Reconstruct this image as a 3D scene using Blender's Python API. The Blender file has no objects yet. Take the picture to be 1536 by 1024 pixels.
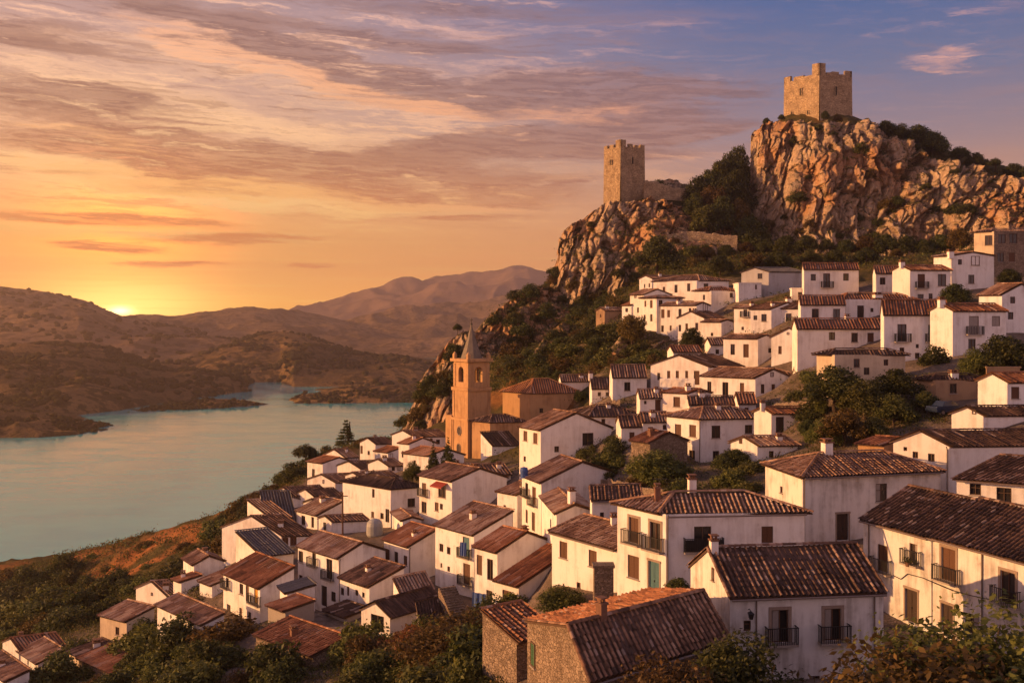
import bpy, math, random
import numpy as np
from mathutils import Vector
from mathutils.bvhtree import BVHTree

random.seed(7)
RNG = np.random.default_rng(11)
sc = bpy.context.scene
COL = sc.collection
F = 1500.0          # focal length in photo pixels
CX, HY = 768.0, 470.0   # optical axis column, horizon row
LAKE_Z = -92.0
rad = math.radians

# ------------------------------------------------------------------ camera
cam_d = bpy.data.cameras.new("camera")
cam = bpy.data.objects.new("camera", cam_d)
COL.objects.link(cam)
cam.location = (0, 0, 0)
cam.rotation_euler = (rad(90), 0, 0)
cam_d.sensor_width = 36.0
cam_d.lens = 36.0 * F / 1536.0
cam_d.shift_y = (HY - 512.0) / 1536.0
cam_d.clip_start = 0.5
cam_d.clip_end = 30000
sc.camera = cam
sc.view_settings.view_transform = 'Standard'
sc.view_settings.look = 'None'
sc.view_settings.exposure = 0.66
sc.view_settings.gamma = 1.0
sc.cycles.use_denoising = True
sc.cycles.use_adaptive_sampling = True
sc.cycles.adaptive_threshold = 0.02
sc.cycles.max_bounces = 5
sc.cycles.diffuse_bounces = 3
sc.cycles.glossy_bounces = 2
sc.cycles.transmission_bounces = 2
sc.cycles.volume_bounces = 0
sc.cycles.transparent_max_bounces = 4
sc.cycles.caustics_reflective = False
sc.cycles.caustics_refractive = False

def lin(c):
    out = []
    for v in c:
        v = v / 255.0
        out.append(v / 12.92 if v <= 0.04045 else ((v + 0.055) / 1.055) ** 2.4)
    return tuple(out) + (1.0,)

# ------------------------------------------------------------------ sun lamp
SUN_AZ, SUN_EL = -90.0, 11.5
sun_d = bpy.data.lights.new("sun", 'SUN')
sun = bpy.data.objects.new("sun", sun_d)
COL.objects.link(sun)
sun_d.energy = 5.0
sun_d.angle = rad(0.6)
sun_d.color = (1.0, 0.51, 0.19)
sdir = Vector((math.sin(rad(SUN_AZ)) * math.cos(rad(SUN_EL)), math.cos(rad(SUN_AZ)) * math.cos(rad(SUN_EL)), math.sin(rad(SUN_EL))))
sun.rotation_euler = sdir.to_track_quat('Z', 'Y').to_euler()
sun.location = (-200, 50, 150)

# ------------------------------------------------------------------ node helper
class NT:
    def __init__(s, tree):
        s.t = tree
        tree.nodes.clear()
    def n(s, typ, **kw):
        nd = s.t.nodes.new(typ)
        for k, v in kw.items():
            setattr(nd, k, v)
        return nd
    def put(s, sock, val):
        if isinstance(val, bpy.types.NodeSocket):
            s.t.links.new(val, sock)
        else:
            if hasattr(sock, 'default_value'):
                try:
                    sock.default_value = val
                except Exception:
                    sock.default_value = tuple(val)[:3]
    def m(s, op, a, b=0.0, c=0.0, clamp=False):
        nd = s.n('ShaderNodeMath', operation=op, use_clamp=clamp)
        s.put(nd.inputs[0], a); s.put(nd.inputs[1], b); s.put(nd.inputs[2], c)
        return nd.outputs[0]
    def vm(s, op, a, b=(0, 0, 0)):
        nd = s.n('ShaderNodeVectorMath', operation=op)
        s.put(nd.inputs[0], a); s.put(nd.inputs[1], b)
        return nd.outputs[0]
    def mix(s, f, a, b, blend='MIX'):
        nd = s.n('ShaderNodeMix', data_type='RGBA', blend_type=blend)
        nd.clamp_factor = True
        s.put(nd.inputs[0], f); s.put(nd.inputs[6], a); s.put(nd.inputs[7], b)
        return nd.outputs[2]
    def ramp(s, f, stops, interp='LINEAR'):
        nd = s.n('ShaderNodeValToRGB')
        cr = nd.color_ramp
        cr.interpolation = interp
        while len(cr.elements) < len(stops):
            cr.elements.new(0.5)
        for e, (p, c) in zip(cr.elements, stops):
            e.position = p
            e.color = c if isinstance(c, (tuple, list)) else (c, c, c, 1)
        s.put(nd.inputs[0], f)
        return nd.outputs[0]
    def rng(s, f, a, b, c=0.0, d=1.0, smooth=True):
        nd = s.n('ShaderNodeMapRange', interpolation_type='SMOOTHSTEP' if smooth else 'LINEAR')
        s.put(nd.inputs[0], f); s.put(nd.inputs[1], a); s.put(nd.inputs[2], b); s.put(nd.inputs[3], c); s.put(nd.inputs[4], d)
        return nd.outputs[0]
    def noise(s, vec, scale, detail=4.0, rough=0.55, dist=0.0, out=0):
        nd = s.n('ShaderNodeTexNoise')
        s.put(nd.inputs['Vector'], vec)
        nd.inputs['Scale'].default_value = scale
        nd.inputs['Detail'].default_value = detail
        nd.inputs['Roughness'].default_value = rough
        nd.inputs['Distortion'].default_value = dist
        return nd.outputs[out]
    def xyz(s, x, y, z=0.0):
        nd = s.n('ShaderNodeCombineXYZ')
        s.put(nd.inputs[0], x); s.put(nd.inputs[1], y); s.put(nd.inputs[2], z)
        return nd.outputs[0]
    def sep(s, v):
        nd = s.n('ShaderNodeSeparateXYZ'); s.put(nd.inputs[0], v)
        return nd.outputs

# ------------------------------------------------------------------ sky
world = bpy.data.worlds.new("World")
sc.world = world
world.use_nodes = True
w = NT(world.node_tree)
tc = w.n('ShaderNodeTexCoord')
dx, dy, dz = w.sep(tc.outputs['Generated'])
K = 180.0 / math.pi
AZ = w.m('MULTIPLY', w.m('ARCTAN2', dx, dy), K)
EL = w.m('MULTIPLY', w.m('ARCSINE', dz), K)
# warp the coordinates so that every cloud edge is ragged
base_v = w.xyz(w.m('MULTIPLY', AZ, 0.075), w.m('MULTIPLY', EL, 0.36), 0.0)
wn = w.n('ShaderNodeTexNoise'); w.put(wn.inputs['Vector'], base_v)
wn.inputs['Scale'].default_value = 1.3; wn.inputs['Detail'].default_value = 6.0; wn.inputs['Roughness'].default_value = 0.62
wr, wg, wb = w.sep(wn.outputs['Color'])
AZw = w.m('ADD', AZ, w.m('MULTIPLY', w.m('SUBTRACT', wr, 0.5), 13.0))
ELw = w.m('ADD', EL, w.m('MULTIPLY', w.m('SUBTRACT', wg, 0.5), 3.6))
AZt = w.m('ADD', AZ, w.m('MULTIPLY', w.m('SUBTRACT', wr, 0.5), 6.0))
ELt = w.m('ADD', EL, w.m('MULTIPLY', w.m('SUBTRACT', wb, 0.5), 1.3))
streak_v = w.xyz(w.m('MULTIPLY', AZw, 0.05), w.m('ADD', w.m('MULTIPLY', ELw, 0.55), w.m('MULTIPLY', AZw, 0.045)), 0.0)
streak = w.noise(streak_v, 1.5, 8.0, 0.6)
fine_v = w.xyz(w.m('MULTIPLY', AZw, 0.16), w.m('ADD', w.m('MULTIPLY', ELw, 1.5), w.m('MULTIPLY', AZw, 0.08)), 3.0)
fine = w.noise(fine_v, 1.6, 8.0, 0.62)
wisp_v = w.xyz(w.m('MULTIPLY', AZt, 0.14), w.m('ADD', w.m('MULTIPLY', ELt, 1.9), w.m('MULTIPLY', AZt, 0.10)), 21.0)
wisp = w.noise(wisp_v, 2.0, 9.0, 0.68)

def deg(px, py):
    az = math.atan2(px - CX, F)
    return math.degrees(az), math.degrees(math.atan((HY - py) / F * math.cos(az)))

def band(px, py, hw, hh, tilt=0.0):
    """a soft elongated cloud bank centred on a direction of the sky"""
    a0, e0 = deg(px, py)
    kx, ky = hw / F * K, hh / F * K
    t = rad(tilt)
    da = w.m('SUBTRACT', AZw if hh > 12 else AZt, a0)
    de = w.m('SUBTRACT', ELw if hh > 12 else ELt, e0)
    u = w.m('ADD', w.m('MULTIPLY', da, math.cos(t) / kx), w.m('MULTIPLY', de, -math.sin(t) / kx))
    v = w.m('ADD', w.m('MULTIPLY', da, math.sin(t) / ky), w.m('MULTIPLY', de, math.cos(t) / ky))
    r2 = w.m('ADD', w.m('MULTIPLY', u, u), w.m('MULTIPLY', v, v))
    return w.m('EXPONENT', w.m('MULTIPLY', r2, -1.0))

def total(lst):
    acc = None
    for wt, b in lst:
        x = w.m('MULTIPLY', b, wt)
        acc = x if acc is None else w.m('ADD', acc, x)
    return acc

elf = w.rng(EL, -3.0, 42.0, 0.0, 1.0, smooth=False)
def ep(e):
    return (e + 3.0) / 45.0
left_sky = w.ramp(elf, [(ep(-3), lin((250, 165, 70))), (ep(0.5), lin((255, 176, 70))), (ep(2.5), lin((253, 176, 82))), (ep(5), lin((248, 182, 108))),
                        (ep(8), lin((238, 182, 132))), (ep(11), lin((214, 170, 142))), (ep(14), lin((190, 154, 142))), (ep(18), lin((160, 138, 144))), (ep(40), lin((112, 108, 138)))])
right_sky = w.ramp(elf, [(ep(-3), lin((215, 140, 95))), (ep(0.5), lin((232, 150, 92))), (ep(2.5), lin((240, 160, 98))), (ep(4.5), lin((228, 158, 112))),
                         (ep(7), lin((190, 144, 124))), (ep(9.5), lin((146, 128, 136))), (ep(13), lin((98, 112, 144))), (ep(17), lin((58, 96, 146))), (ep(40), lin((92, 96, 136)))])
sideF = w.rng(AZ, -22.0, 16.0)
sky = w.mix(sideF, left_sky, right_sky)
# thin streaks close to the sun
thin_v = w.xyz(w.m('MULTIPLY', AZ, 0.06), w.m('MULTIPLY', EL, 3.2), 9.0)
thin = w.rng(w.noise(thin_v, 1.2, 5.0, 0.6), 0.52, 0.66)
low = w.m('MULTIPLY', w.rng(EL, 5.5, 2.0), w.rng(EL, -0.5, 0.8))
sky = w.mix(w.m('MULTIPLY', w.m('MULTIPLY', thin, low), 0.35), sky, lin((255, 208, 110)))
# glow of the setting sun
sa, se = deg(180, 466)
def glow(sx, sy):
    u = w.m('DIVIDE', w.m('SUBTRACT', AZ, sa), sx)
    v = w.m('DIVIDE', w.m('SUBTRACT', EL, se), sy)
    return w.m('EXPONENT', w.m('MULTIPLY', w.m('ADD', w.m('MULTIPLY', u, u), w.m('MULTIPLY', v, v)), -1.0))
thinm = w.m('SUBTRACT', 1.0, w.m('MULTIPLY', w.rng(w.noise(thin_v, 2.0, 4.0, 0.6), 0.5, 0.62), 0.5))
sky = w.mix(w.m('MULTIPLY', glow(9.0, 3.4), 0.6), sky, lin((255, 196, 82)))
sky = w.mix(w.m('MULTIPLY', w.m('MULTIPLY', glow(4.2, 2.2), thinm), 0.95), sky, lin((255, 232, 130)))
halo = w.mix(glow(4.2, 1.7), (0, 0, 0, 1), (1.0, 0.50, 0.10, 1))
sky = w.mix(1.0, sky, halo, 'ADD')
lake_glow = w.m('EXPONENT', w.m('MULTIPLY', w.m('ADD', w.m('POWER', w.m('ABSOLUTE', w.m('DIVIDE', w.m('SUBTRACT', AZ, sa), 4.0)), 2.0), w.m('POWER', w.m('ABSOLUTE', w.m('DIVIDE', w.m('SUBTRACT', EL, 4.8), 2.9)), 2.0)), -1.0))  # extra red glow added above the sun for the lake to reflect
sky = w.mix(1.0, sky, w.mix(lake_glow, (0, 0, 0, 1), (2.7, 0.42, 0.0, 1)), 'ADD')
# bright, lit wisps
bright = total([(0.9, band(300, 165, 330, 26, 9)), (0.8, band(480, 250, 160, 16, 6)), (0.8, band(420, 120, 200, 18, 14)), (0.55, band(760, 110, 240, 22, 3)),
                (0.7, band(100, 245, 220, 14, 2)), (0.7, band(330, 285, 330, 22, 3)), (0.8, band(230, 350, 330, 12, 1)), (0.6, band(520, 310, 300, 14, 1)),
                (0.65, band(1440, 72, 70, 24, -18)), (0.42, band(1350, 45, 160, 10, -6)), (0.6, band(1000, 235, 140, 14, 0)), (0.5, band(120, 60, 200, 30, 10)),
                (0.4, band(900, 45, 200, 14, 2)), (0.5, band(930, 270, 160, 14, -2)), (0.6, band(620, 35, 160, 16, 4))])
cn = w.m('ADD', w.m('MULTIPLY', fine, 0.6), w.m('MULTIPLY', streak, 0.4))
bm = w.rng(w.m('ADD', w.m('MINIMUM', bright, 1.0), w.m('MULTIPLY', w.m('SUBTRACT', cn, 0.5), 2.2)), 0.22, 0.95)
bright_col = w.mix(sideF, w.ramp(elf, [(ep(0), lin((255, 205, 110))), (ep(5), lin((255, 206, 124))), (ep(9), lin((255, 206, 150))), (ep(16), lin((250, 196, 166)))]),
                   w.ramp(elf, [(ep(0), lin((250, 185, 110))), (ep(6), lin((252, 182, 122))), (ep(10), lin((240, 172, 142))), (ep(16), lin((216, 164, 160)))]))
bm = w.m('MULTIPLY', bm, w.rng(wisp, 0.34, 0.54, 0.4, 1.0))
sky = w.mix(w.m('MULTIPLY', bm, 0.95), sky, bright_col)
# dark banks
dark = total([(0.95, band(330, 55, 200, 22, 15)), (1.0, band(560, 112, 190, 22, 12)), (0.95, band(850, 138, 230, 26, 1)), (0.8, band(1000, 150, 110, 18, -4)),
              (0.75, band(55, 62, 120, 20, 4)), (1.0, band(250, 232, 300, 20, 3)), (1.05, band(480, 258, 250, 24, 4)), (0.9, band(690, 286, 160, 15, 3)),
              (0.75, band(130, 172, 190, 18, 8)), (0.6, band(120, 140, 160, 14, 8)), (0.85, band(740, 222, 230, 22, -3)), (0.7, band(900, 200, 200, 20, -6)),
              (0.6, band(480, 40, 200, 12, 6)), (0.6, band(700, 15, 260, 12, 2)), (0.55, band(640, 70, 130, 12, 4)),
              (0.85, band(80, 326, 150, 9, 1)), (0.75, band(240, 328, 90, 5, 3)), (1.0, band(345, 358, 110, 9, -1)), (1.0, band(175, 372, 66, 6, 3)), (1.0, band(255, 397, 70, 4, 0)),
              (0.9, band(458, 397, 32, 3, -1)), (0.75, band(690, 325, 90, 4, 0)), (0.5, band(330, 292, 120, 5, -1)), (0.5, band(180, 308, 90, 4, 0)),
              (0.45, band(960, 235, 160, 12, -3)), (0.4, band(1010, 205, 100, 8, -3)), (0.4, band(90, 262, 60, 4, 0)), (0.35, band(820, 268, 90, 6, 0))])
dm = w.rng(w.m('ADD', w.m('MINIMUM', dark, 1.0), w.m('MULTIPLY', w.m('SUBTRACT', 0.5, cn), 1.7)), 0.12, 0.66)
dark_col = w.mix(sideF, w.ramp(elf, [(ep(0), lin((226, 112, 36))), (ep(3), lin((222, 122, 52))), (ep(5.5), lin((214, 128, 70))), (ep(8), lin((166, 104, 74))), (ep(11), lin((134, 96, 84))), (ep(17), lin((116, 92, 94)))]),
                 w.ramp(elf, [(ep(0), lin((205, 115, 65))), (ep(6), lin((176, 118, 96))), (ep(9), lin((128, 98, 98))), (ep(13), lin((108, 92, 104))), (ep(18), lin((98, 94, 120)))]))
dm = w.m('MULTIPLY', dm, w.rng(wisp, 0.66, 0.46, 0.55, 1.0))
lit_edge = w.mix(w.rng(wisp, 0.40, 0.62, 0.0, 0.75), dark_col, bright_col)
sky = w.mix(w.m('MULTIPLY', dm, 0.95), sky, w.mix(0.35, dark_col, lit_edge))
more = w.m('MULTIPLY', w.m('MULTIPLY', w.rng(w.m('ADD', w.m('MULTIPLY', wisp, 0.5), w.m('MULTIPLY', streak, 0.5)), 0.50, 0.60), w.rng(AZ, 14.0, -4.0, 0.12, 0.55)), w.rng(EL, 3.0, 7.0))
sky = w.mix(more, sky, dark_col)
more2 = w.m('MULTIPLY', w.rng(w.m('ADD', w.m('MULTIPLY', wisp, 0.5), w.m('MULTIPLY', streak, 0.5)), 0.48, 0.38), w.m('MULTIPLY', w.rng(EL, 2.0, 6.0), w.rng(AZ, 14.0, -6.0, 0.10, 0.75)))
sky = w.mix(more2, sky, bright_col)
# undersides of the banks, lit from below by the low sun
under = total([(1.0, band(330, 84, 200, 13, 15)), (1.0, band(560, 143, 190, 13, 12)), (0.9, band(230, 264, 280, 13, 3)), (1.0, band(480, 292, 240, 13, 4)), (0.7, band(850, 172, 220, 13, 1)), (0.7, band(130, 200, 180, 13, 8)), (0.8, band(90, 342, 150, 13, 1)), (0.6, band(700, 308, 150, 13, 3))])
um = w.m('MULTIPLY', w.rng(w.m('ADD', w.m('MINIMUM', under, 1.0), w.m('MULTIPLY', w.m('SUBTRACT', cn, 0.5), 2.0)), 0.30, 1.0), w.rng(wisp, 0.36, 0.58, 0.35, 0.9))
sky = w.mix(um, sky, w.mix(sideF, w.ramp(elf, [(ep(3), lin((255, 196, 96))), (ep(7), lin((255, 190, 112))), (ep(12), lin((252, 186, 136))), (ep(17), lin((240, 180, 150)))]), lin((232, 158, 124))))
# soft general variation
gen = w.rng(streak, 0.45, 0.7, 0.0, 0.22)
sky = w.mix(gen, sky, w.mix(0.5, dark_col, bright_col))
core = w.mix(glow(0.55, 0.22), (0, 0, 0, 1), (2.6, 2.0, 1.1, 1))
sky = w.mix(1.0, sky, core, 'ADD')
# the eastern and upper sky, which lights the shaded walls
back = w.rng(w.m('ABSOLUTE', AZ), 45.0, 110.0)
east = w.ramp(elf, [(ep(-3), lin((150, 120, 130))), (ep(3), lin((212, 166, 158))), (ep(12), lin((210, 170, 168))), (ep(24), lin((178, 154, 164))), (ep(40), lin((124, 112, 138)))])
sky = w.mix(back, sky, east)
ground_f = w.rng(EL, -1.0, -4.0)
sky = w.mix(ground_f, sky, lin((120, 85, 65)))
bgn = w.n('ShaderNodeBackground')
w.put(bgn.inputs[0], sky)
lift = w.m('MULTIPLY', w.rng(back, 0.0, 1.0, 0.76, 0.84), w.rng(EL, 4.5, 0.0, 1.0, 1.75))
w.put(bgn.inputs[1], lift)
wo = w.n('ShaderNodeOutputWorld')
w.t.links.new(bgn.outputs[0], wo.inputs[0])

# ------------------------------------------------------------------ numeric helpers
def P(px, py, D):
    return ((px - CX) / F * D, D, (HY - py) / F * D)

_perm = np.random.default_rng(5).permutation(4096).astype(np.int64)
_grad = np.random.default_rng(6).normal(size=(4096, 3)); _grad /= np.linalg.norm(_grad, axis=1)[:, None]
def pnoise(p):
    p = np.asarray(p, float)
    i = np.floor(p).astype(np.int64); f = p - i
    u = f * f * f * (f * (f * 6 - 15) + 10)
    out = 0
    for a in (0, 1):
        for b in (0, 1):
            for c in (0, 1):
                h = _perm[(_perm[(_perm[(i[:, 0] + a) & 4095] + i[:, 1] + b) & 4095] + i[:, 2] + c) & 4095]
                g = _grad[h]
                d = g[:, 0] * (f[:, 0] - a) + g[:, 1] * (f[:, 1] - b) + g[:, 2] * (f[:, 2] - c)
                wx = u[:, 0] if a else 1 - u[:, 0]
                wy = u[:, 1] if b else 1 - u[:, 1]
                wz = u[:, 2] if c else 1 - u[:, 2]
                out = out + d * wx * wy * wz
    return out
def fbm(p, octv=4, gain=0.5):
    p = np.asarray(p, float); s = 0; a = 1.0
    for k in range(octv):
        s = s + a * pnoise(p * (2 ** k) + 17.3 * k); a *= gain
    return s
def worley(p):
    """angular blocks: a random height and a random tilt per cell, and the distance to the joint"""
    p = np.asarray(p, float); i = np.floor(p).astype(np.int64)
    b1 = np.full(len(p), 9.0); b2 = np.full(len(p), 9.0); val = np.zeros(len(p))
    for a in (-1, 0, 1):
        for b in (-1, 0, 1):
            for c in (-1, 0, 1):
                h = _perm[(_perm[(_perm[(i[:, 0] + a) & 4095] + i[:, 1] + b) & 4095] + i[:, 2] + c) & 4095]
                q = i + np.array((a, b, c)) + 0.5 + 0.42 * _grad[h]
                d = np.sqrt(((p - q) ** 2).sum(1))
                v = _grad[(h * 7 + 3) & 4095, 0] + ((p - q) * _grad[(h * 13 + 5) & 4095]).sum(1) * 1.5
                near_ = d < b1
                b2 = np.where(near_, b1, np.minimum(b2, d)); val = np.where(near_, v, val); b1 = np.where(near_, d, b1)
    return val, np.clip((b2 - b1) * 6, 0, 1)
def ridged(p, octv=4, gain=0.5):
    p = np.asarray(p, float); s = 0; a = 1.0
    for k in range(octv):
        s = s + a * (1 - 2.2 * np.abs(pnoise(p * (2 ** k) + 31.7 * k))); a *= gain
    return s

def mesh_np(name, V, Q, mats, parent=None, uv=None, mi=None, smooth=False, loc=None):
    """one mesh object from vertices and faces (array of quads, or list of index tuples)"""
    me = bpy.data.meshes.new(name)
    V = np.asarray(V, np.float32).reshape(-1, 3)
    if isinstance(Q, np.ndarray):
        nf, k = Q.shape
        me.vertices.add(len(V)); me.vertices.foreach_set('co', V.ravel())
        me.loops.add(nf * k); me.loops.foreach_set('vertex_index', Q.astype(np.int32).ravel())
        me.polygons.add(nf)
        me.polygons.foreach_set('loop_start', np.arange(0, nf * k, k, dtype=np.int32))
    else:
        me.from_pydata([tuple(v) for v in V], [], [tuple(int(i) for i in q) for q in Q])
    for m_ in (mats if isinstance(mats, (list, tuple)) else [mats]):
        me.materials.append(m_)
    me.update(calc_edges=True)
    if mi is not None:
        me.polygons.foreach_set('material_index', np.asarray(mi, np.int32))
    if uv is not None:
        l = me.uv_layers.new(name='uv'); l.data.foreach_set('uv', np.asarray(uv, np.float32).ravel())
    if smooth:
        me.polygons.foreach_set('use_smooth', np.ones(len(me.polygons), bool))
    me.validate()
    o = bpy.data.objects.new(name, me)
    COL.objects.link(o)
    if parent is not None:
        o.parent = parent
    if loc is not None:
        o.location = loc
    return o

class MB:
    """collects simple solids into one mesh"""
    def __init__(s):
        s.v = []; s.f = []; s.mi = []
    def poly(s, pts, mi=0):
        b = len(s.v); s.v += [tuple(p) for p in pts]; s.f.append(tuple(range(b, b + len(pts)))); s.mi.append(mi)
    def hexa(s, b4, t4, mi=0):
        b = len(s.v); s.v += [tuple(p) for p in b4] + [tuple(p) for p in t4]
        for q in ((3, 2, 1, 0), (4, 5, 6, 7), (0, 1, 5, 4), (1, 2, 6, 5), (2, 3, 7, 6), (3, 0, 4, 7)):
            s.f.append(tuple(b + i for i in q)); s.mi.append(mi)
    def box(s, c, h, ax=None, mi=0):
        """box of half sizes h about c; ax = three axis vectors"""
        c = np.array(c, float)
        ax = np.eye(3) if ax is None else np.array(ax, float)
        pts = []
        for z in (-1, 1):
            for x, y in ((-1, -1), (1, -1), (1, 1), (-1, 1)):
                pts.append(c + ax[0] * h[0] * x + ax[1] * h[1] * y + ax[2] * h[2] * z)
        s.hexa(pts[:4], pts[4:], mi)
    def tube(s, pts, radii, n=6, mi=0, cap=True):
        pts = [np.array(p, float) for p in pts]
        b = len(s.v); prev = None
        for i, p in enumerate(pts):
            d = pts[min(i + 1, len(pts) - 1)] - pts[max(i - 1, 0)]
            d = d / (np.linalg.norm(d) + 1e-9)
            a = np.cross(d, (0.13, 0.29, 0.95) if abs(d[2]) < 0.9 else (1, 0.1, 0)); a /= np.linalg.norm(a)
            c = np.cross(d, a)
            for k in range(n):
                t = 2 * math.pi * k / n
                s.v.append(tuple(p + (a * math.cos(t) + c * math.sin(t)) * radii[i]))
        for i in range(len(pts) - 1):
            for k in range(n):
                k2 = (k + 1) % n
                s.f.append((b + i * n + k, b + i * n + k2, b + (i + 1) * n + k2, b + (i + 1) * n + k)); s.mi.append(mi)
        if cap:
            s.f.append(tuple(b + k for k in range(n))[::-1]); s.mi.append(mi)
            e = b + (len(pts) - 1) * n
            s.f.append(tuple(e + k for k in range(n))); s.mi.append(mi)
    def build(s, name, mats, parent=None, loc=None, smooth=False):
        return mesh_np(name, np.array(s.v, float).reshape(-1, 3), s.f, mats, parent, mi=s.mi, loc=loc, smooth=smooth)

def empty(name, loc, label, cat, group=None):
    o = bpy.data.objects.new(name, None)
    o.empty_display_size = 0.5
    COL.objects.link(o)
    o.location = loc
    o['label'] = label; o['category'] = cat
    if group: o['group'] = group
    return o
def tag(o, label, cat=None, group=None, kind=None):
    o['label'] = label
    if cat: o['category'] = cat
    if group: o['group'] = group
    if kind: o['kind'] = kind
    return o

# ------------------------------------------------------------------ materials
def new_mat(name):
    m = bpy.data.materials.new(name); m.use_nodes = True
    return m, NT(m.node_tree)
def finish(nt, col, rough=0.9, bump=None, strength=0.3, dist=0.05, spec=0.25, extra=None):
    b = nt.n('ShaderNodeBsdfPrincipled')
    nt.put(b.inputs['Base Color'], col); nt.put(b.inputs['Roughness'], rough)
    b.inputs['Specular IOR Level'].default_value = spec
    if bump is not None:
        bp = nt.n('ShaderNodeBump'); bp.inputs['Strength'].default_value = strength; bp.inputs['Distance'].default_value = dist
        nt.put(bp.inputs['Height'], bump); nt.t.links.new(bp.outputs[0], b.inputs['Normal'])
    o = nt.n('ShaderNodeOutputMaterial')
    nt.t.links.new(b.outputs[0], o.inputs[0])
    return b, o
def rgba(r, g, b): return (r, g, b, 1.0)

def plaster(name, c, stain=(0.30, 0.22, 0.17), amount=0.5):
    m, t = new_mat(name)
    pos = t.n('ShaderNodeNewGeometry').outputs['Position']
    oi = t.n('ShaderNodeObjectInfo')
    v = t.vm('ADD', pos, t.xyz(t.m('MULTIPLY', oi.outputs['Random'], 300.0), 0.0, 0.0))
    big = t.noise(v, 0.45, 6, 0.62)
    streaks = t.noise(t.vm('MULTIPLY', v, (1.9, 1.9, 0.22)), 1.0, 5, 0.6)
    fine_ = t.noise(v, 5.0, 4, 0.6)
    st = t.m('MULTIPLY', t.rng(t.m('ADD', t.m('MULTIPLY', big, 0.55), t.m('MULTIPLY', streaks, 0.45)), 0.43, 0.68), amount)
    col = t.mix(st, rgba(*c), rgba(*stain))
    patch = t.rng(t.noise(v, 0.9, 7, 0.7), 0.62, 0.66)
    col = t.mix(t.m('MULTIPLY', patch, 0.45 * amount), col, rgba(0.34, 0.24, 0.17))
    col = t.mix(t.m('MULTIPLY', t.rng(fine_, 0.35, 0.7), 0.12), col, rgba(c[0] * 0.72, c[1] * 0.68, c[2] * 0.62))
    # slight shade of wash from one house to the next
    col = t.mix(t.m('MULTIPLY', oi.outputs['Random'], 0.34), col, rgba(c[0] * 0.92, c[1] * 0.83, c[2] * 0.70))
    finish(t, col, 0.92, t.m('ADD', big, t.m('MULTIPLY', fine_, 0.35)), 0.35, 0.06, 0.1)
    return m
M = {}
M['white'] = plaster('whitewash', (0.82, 0.78, 0.74), amount=0.55)
M['old'] = plaster('weathered_whitewash', (0.72, 0.68, 0.64), (0.24, 0.20, 0.17), 0.9)
M['cream'] = plaster('cream_plaster', (0.62, 0.50, 0.36), amount=0.7)
M['tan'] = plaster('tan_plaster', (0.40, 0.26, 0.15), (0.2, 0.12, 0.08), 0.8)
M['ochre'] = plaster('ochre_church_plaster', (0.50, 0.30, 0.15), (0.28, 0.15, 0.075), 1.0)
M['grey'] = plaster('grey_render', (0.46, 0.44, 0.44), (0.25, 0.22, 0.2), 0.8)

def stone(name, c1, c2, scale):
    m, t = new_mat(name)
    pos = t.n('ShaderNodeNewGeometry').outputs['Position']
    wv = t.vm('ADD', t.vm('MULTIPLY', pos, (1, 1, 1.6)), t.vm('MULTIPLY', t.noise(pos, 1.4, 3, 0.5, out=1), (0.5, 0.5, 0.5)))
    vo = t.n('ShaderNodeTexVoronoi'); vo.feature = 'F1'; t.put(vo.inputs['Vector'], wv); vo.inputs['Scale'].default_value = scale
    ve = t.n('ShaderNodeTexVoronoi'); ve.feature = 'DISTANCE_TO_EDGE'; t.put(ve.inputs['Vector'], wv); ve.inputs['Scale'].default_value = scale
    r_, g_, b_ = t.sep(vo.outputs['Color'])
    col = t.mix(r_, rgba(*c1), rgba(*c2))
    col = t.mix(t.rng(t.noise(pos, 0.5, 6, 0.65), 0.42, 0.72, 0, 0.6), col, rgba(c2[0] * 0.45, c2[1] * 0.42, c2[2] * 0.40))
    joint = t.rng(ve.outputs['Distance'], 0.0, 0.09)
    col = t.mix(joint, rgba(c1[0] * 0.35, c1[1] * 0.33, c1[2] * 0.3), col)
    h = t.m('ADD', t.m('MULTIPLY', joint, 0.7), t.noise(pos, 4.0, 5, 0.6))
    finish(t, col, 0.95, h, 0.7, 0.12, 0.1)
    return m
M['stone'] = stone('rubble_stone', (0.36, 0.265, 0.19), (0.20, 0.145, 0.105), 3.6)
M['castle'] = stone('castle_stone', (0.50, 0.36, 0.22), (0.34, 0.24, 0.15), 1.5)
M['cobble'] = stone('cobblestone', (0.20, 0.155, 0.13), (0.11, 0.09, 0.08), 2.6)

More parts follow.
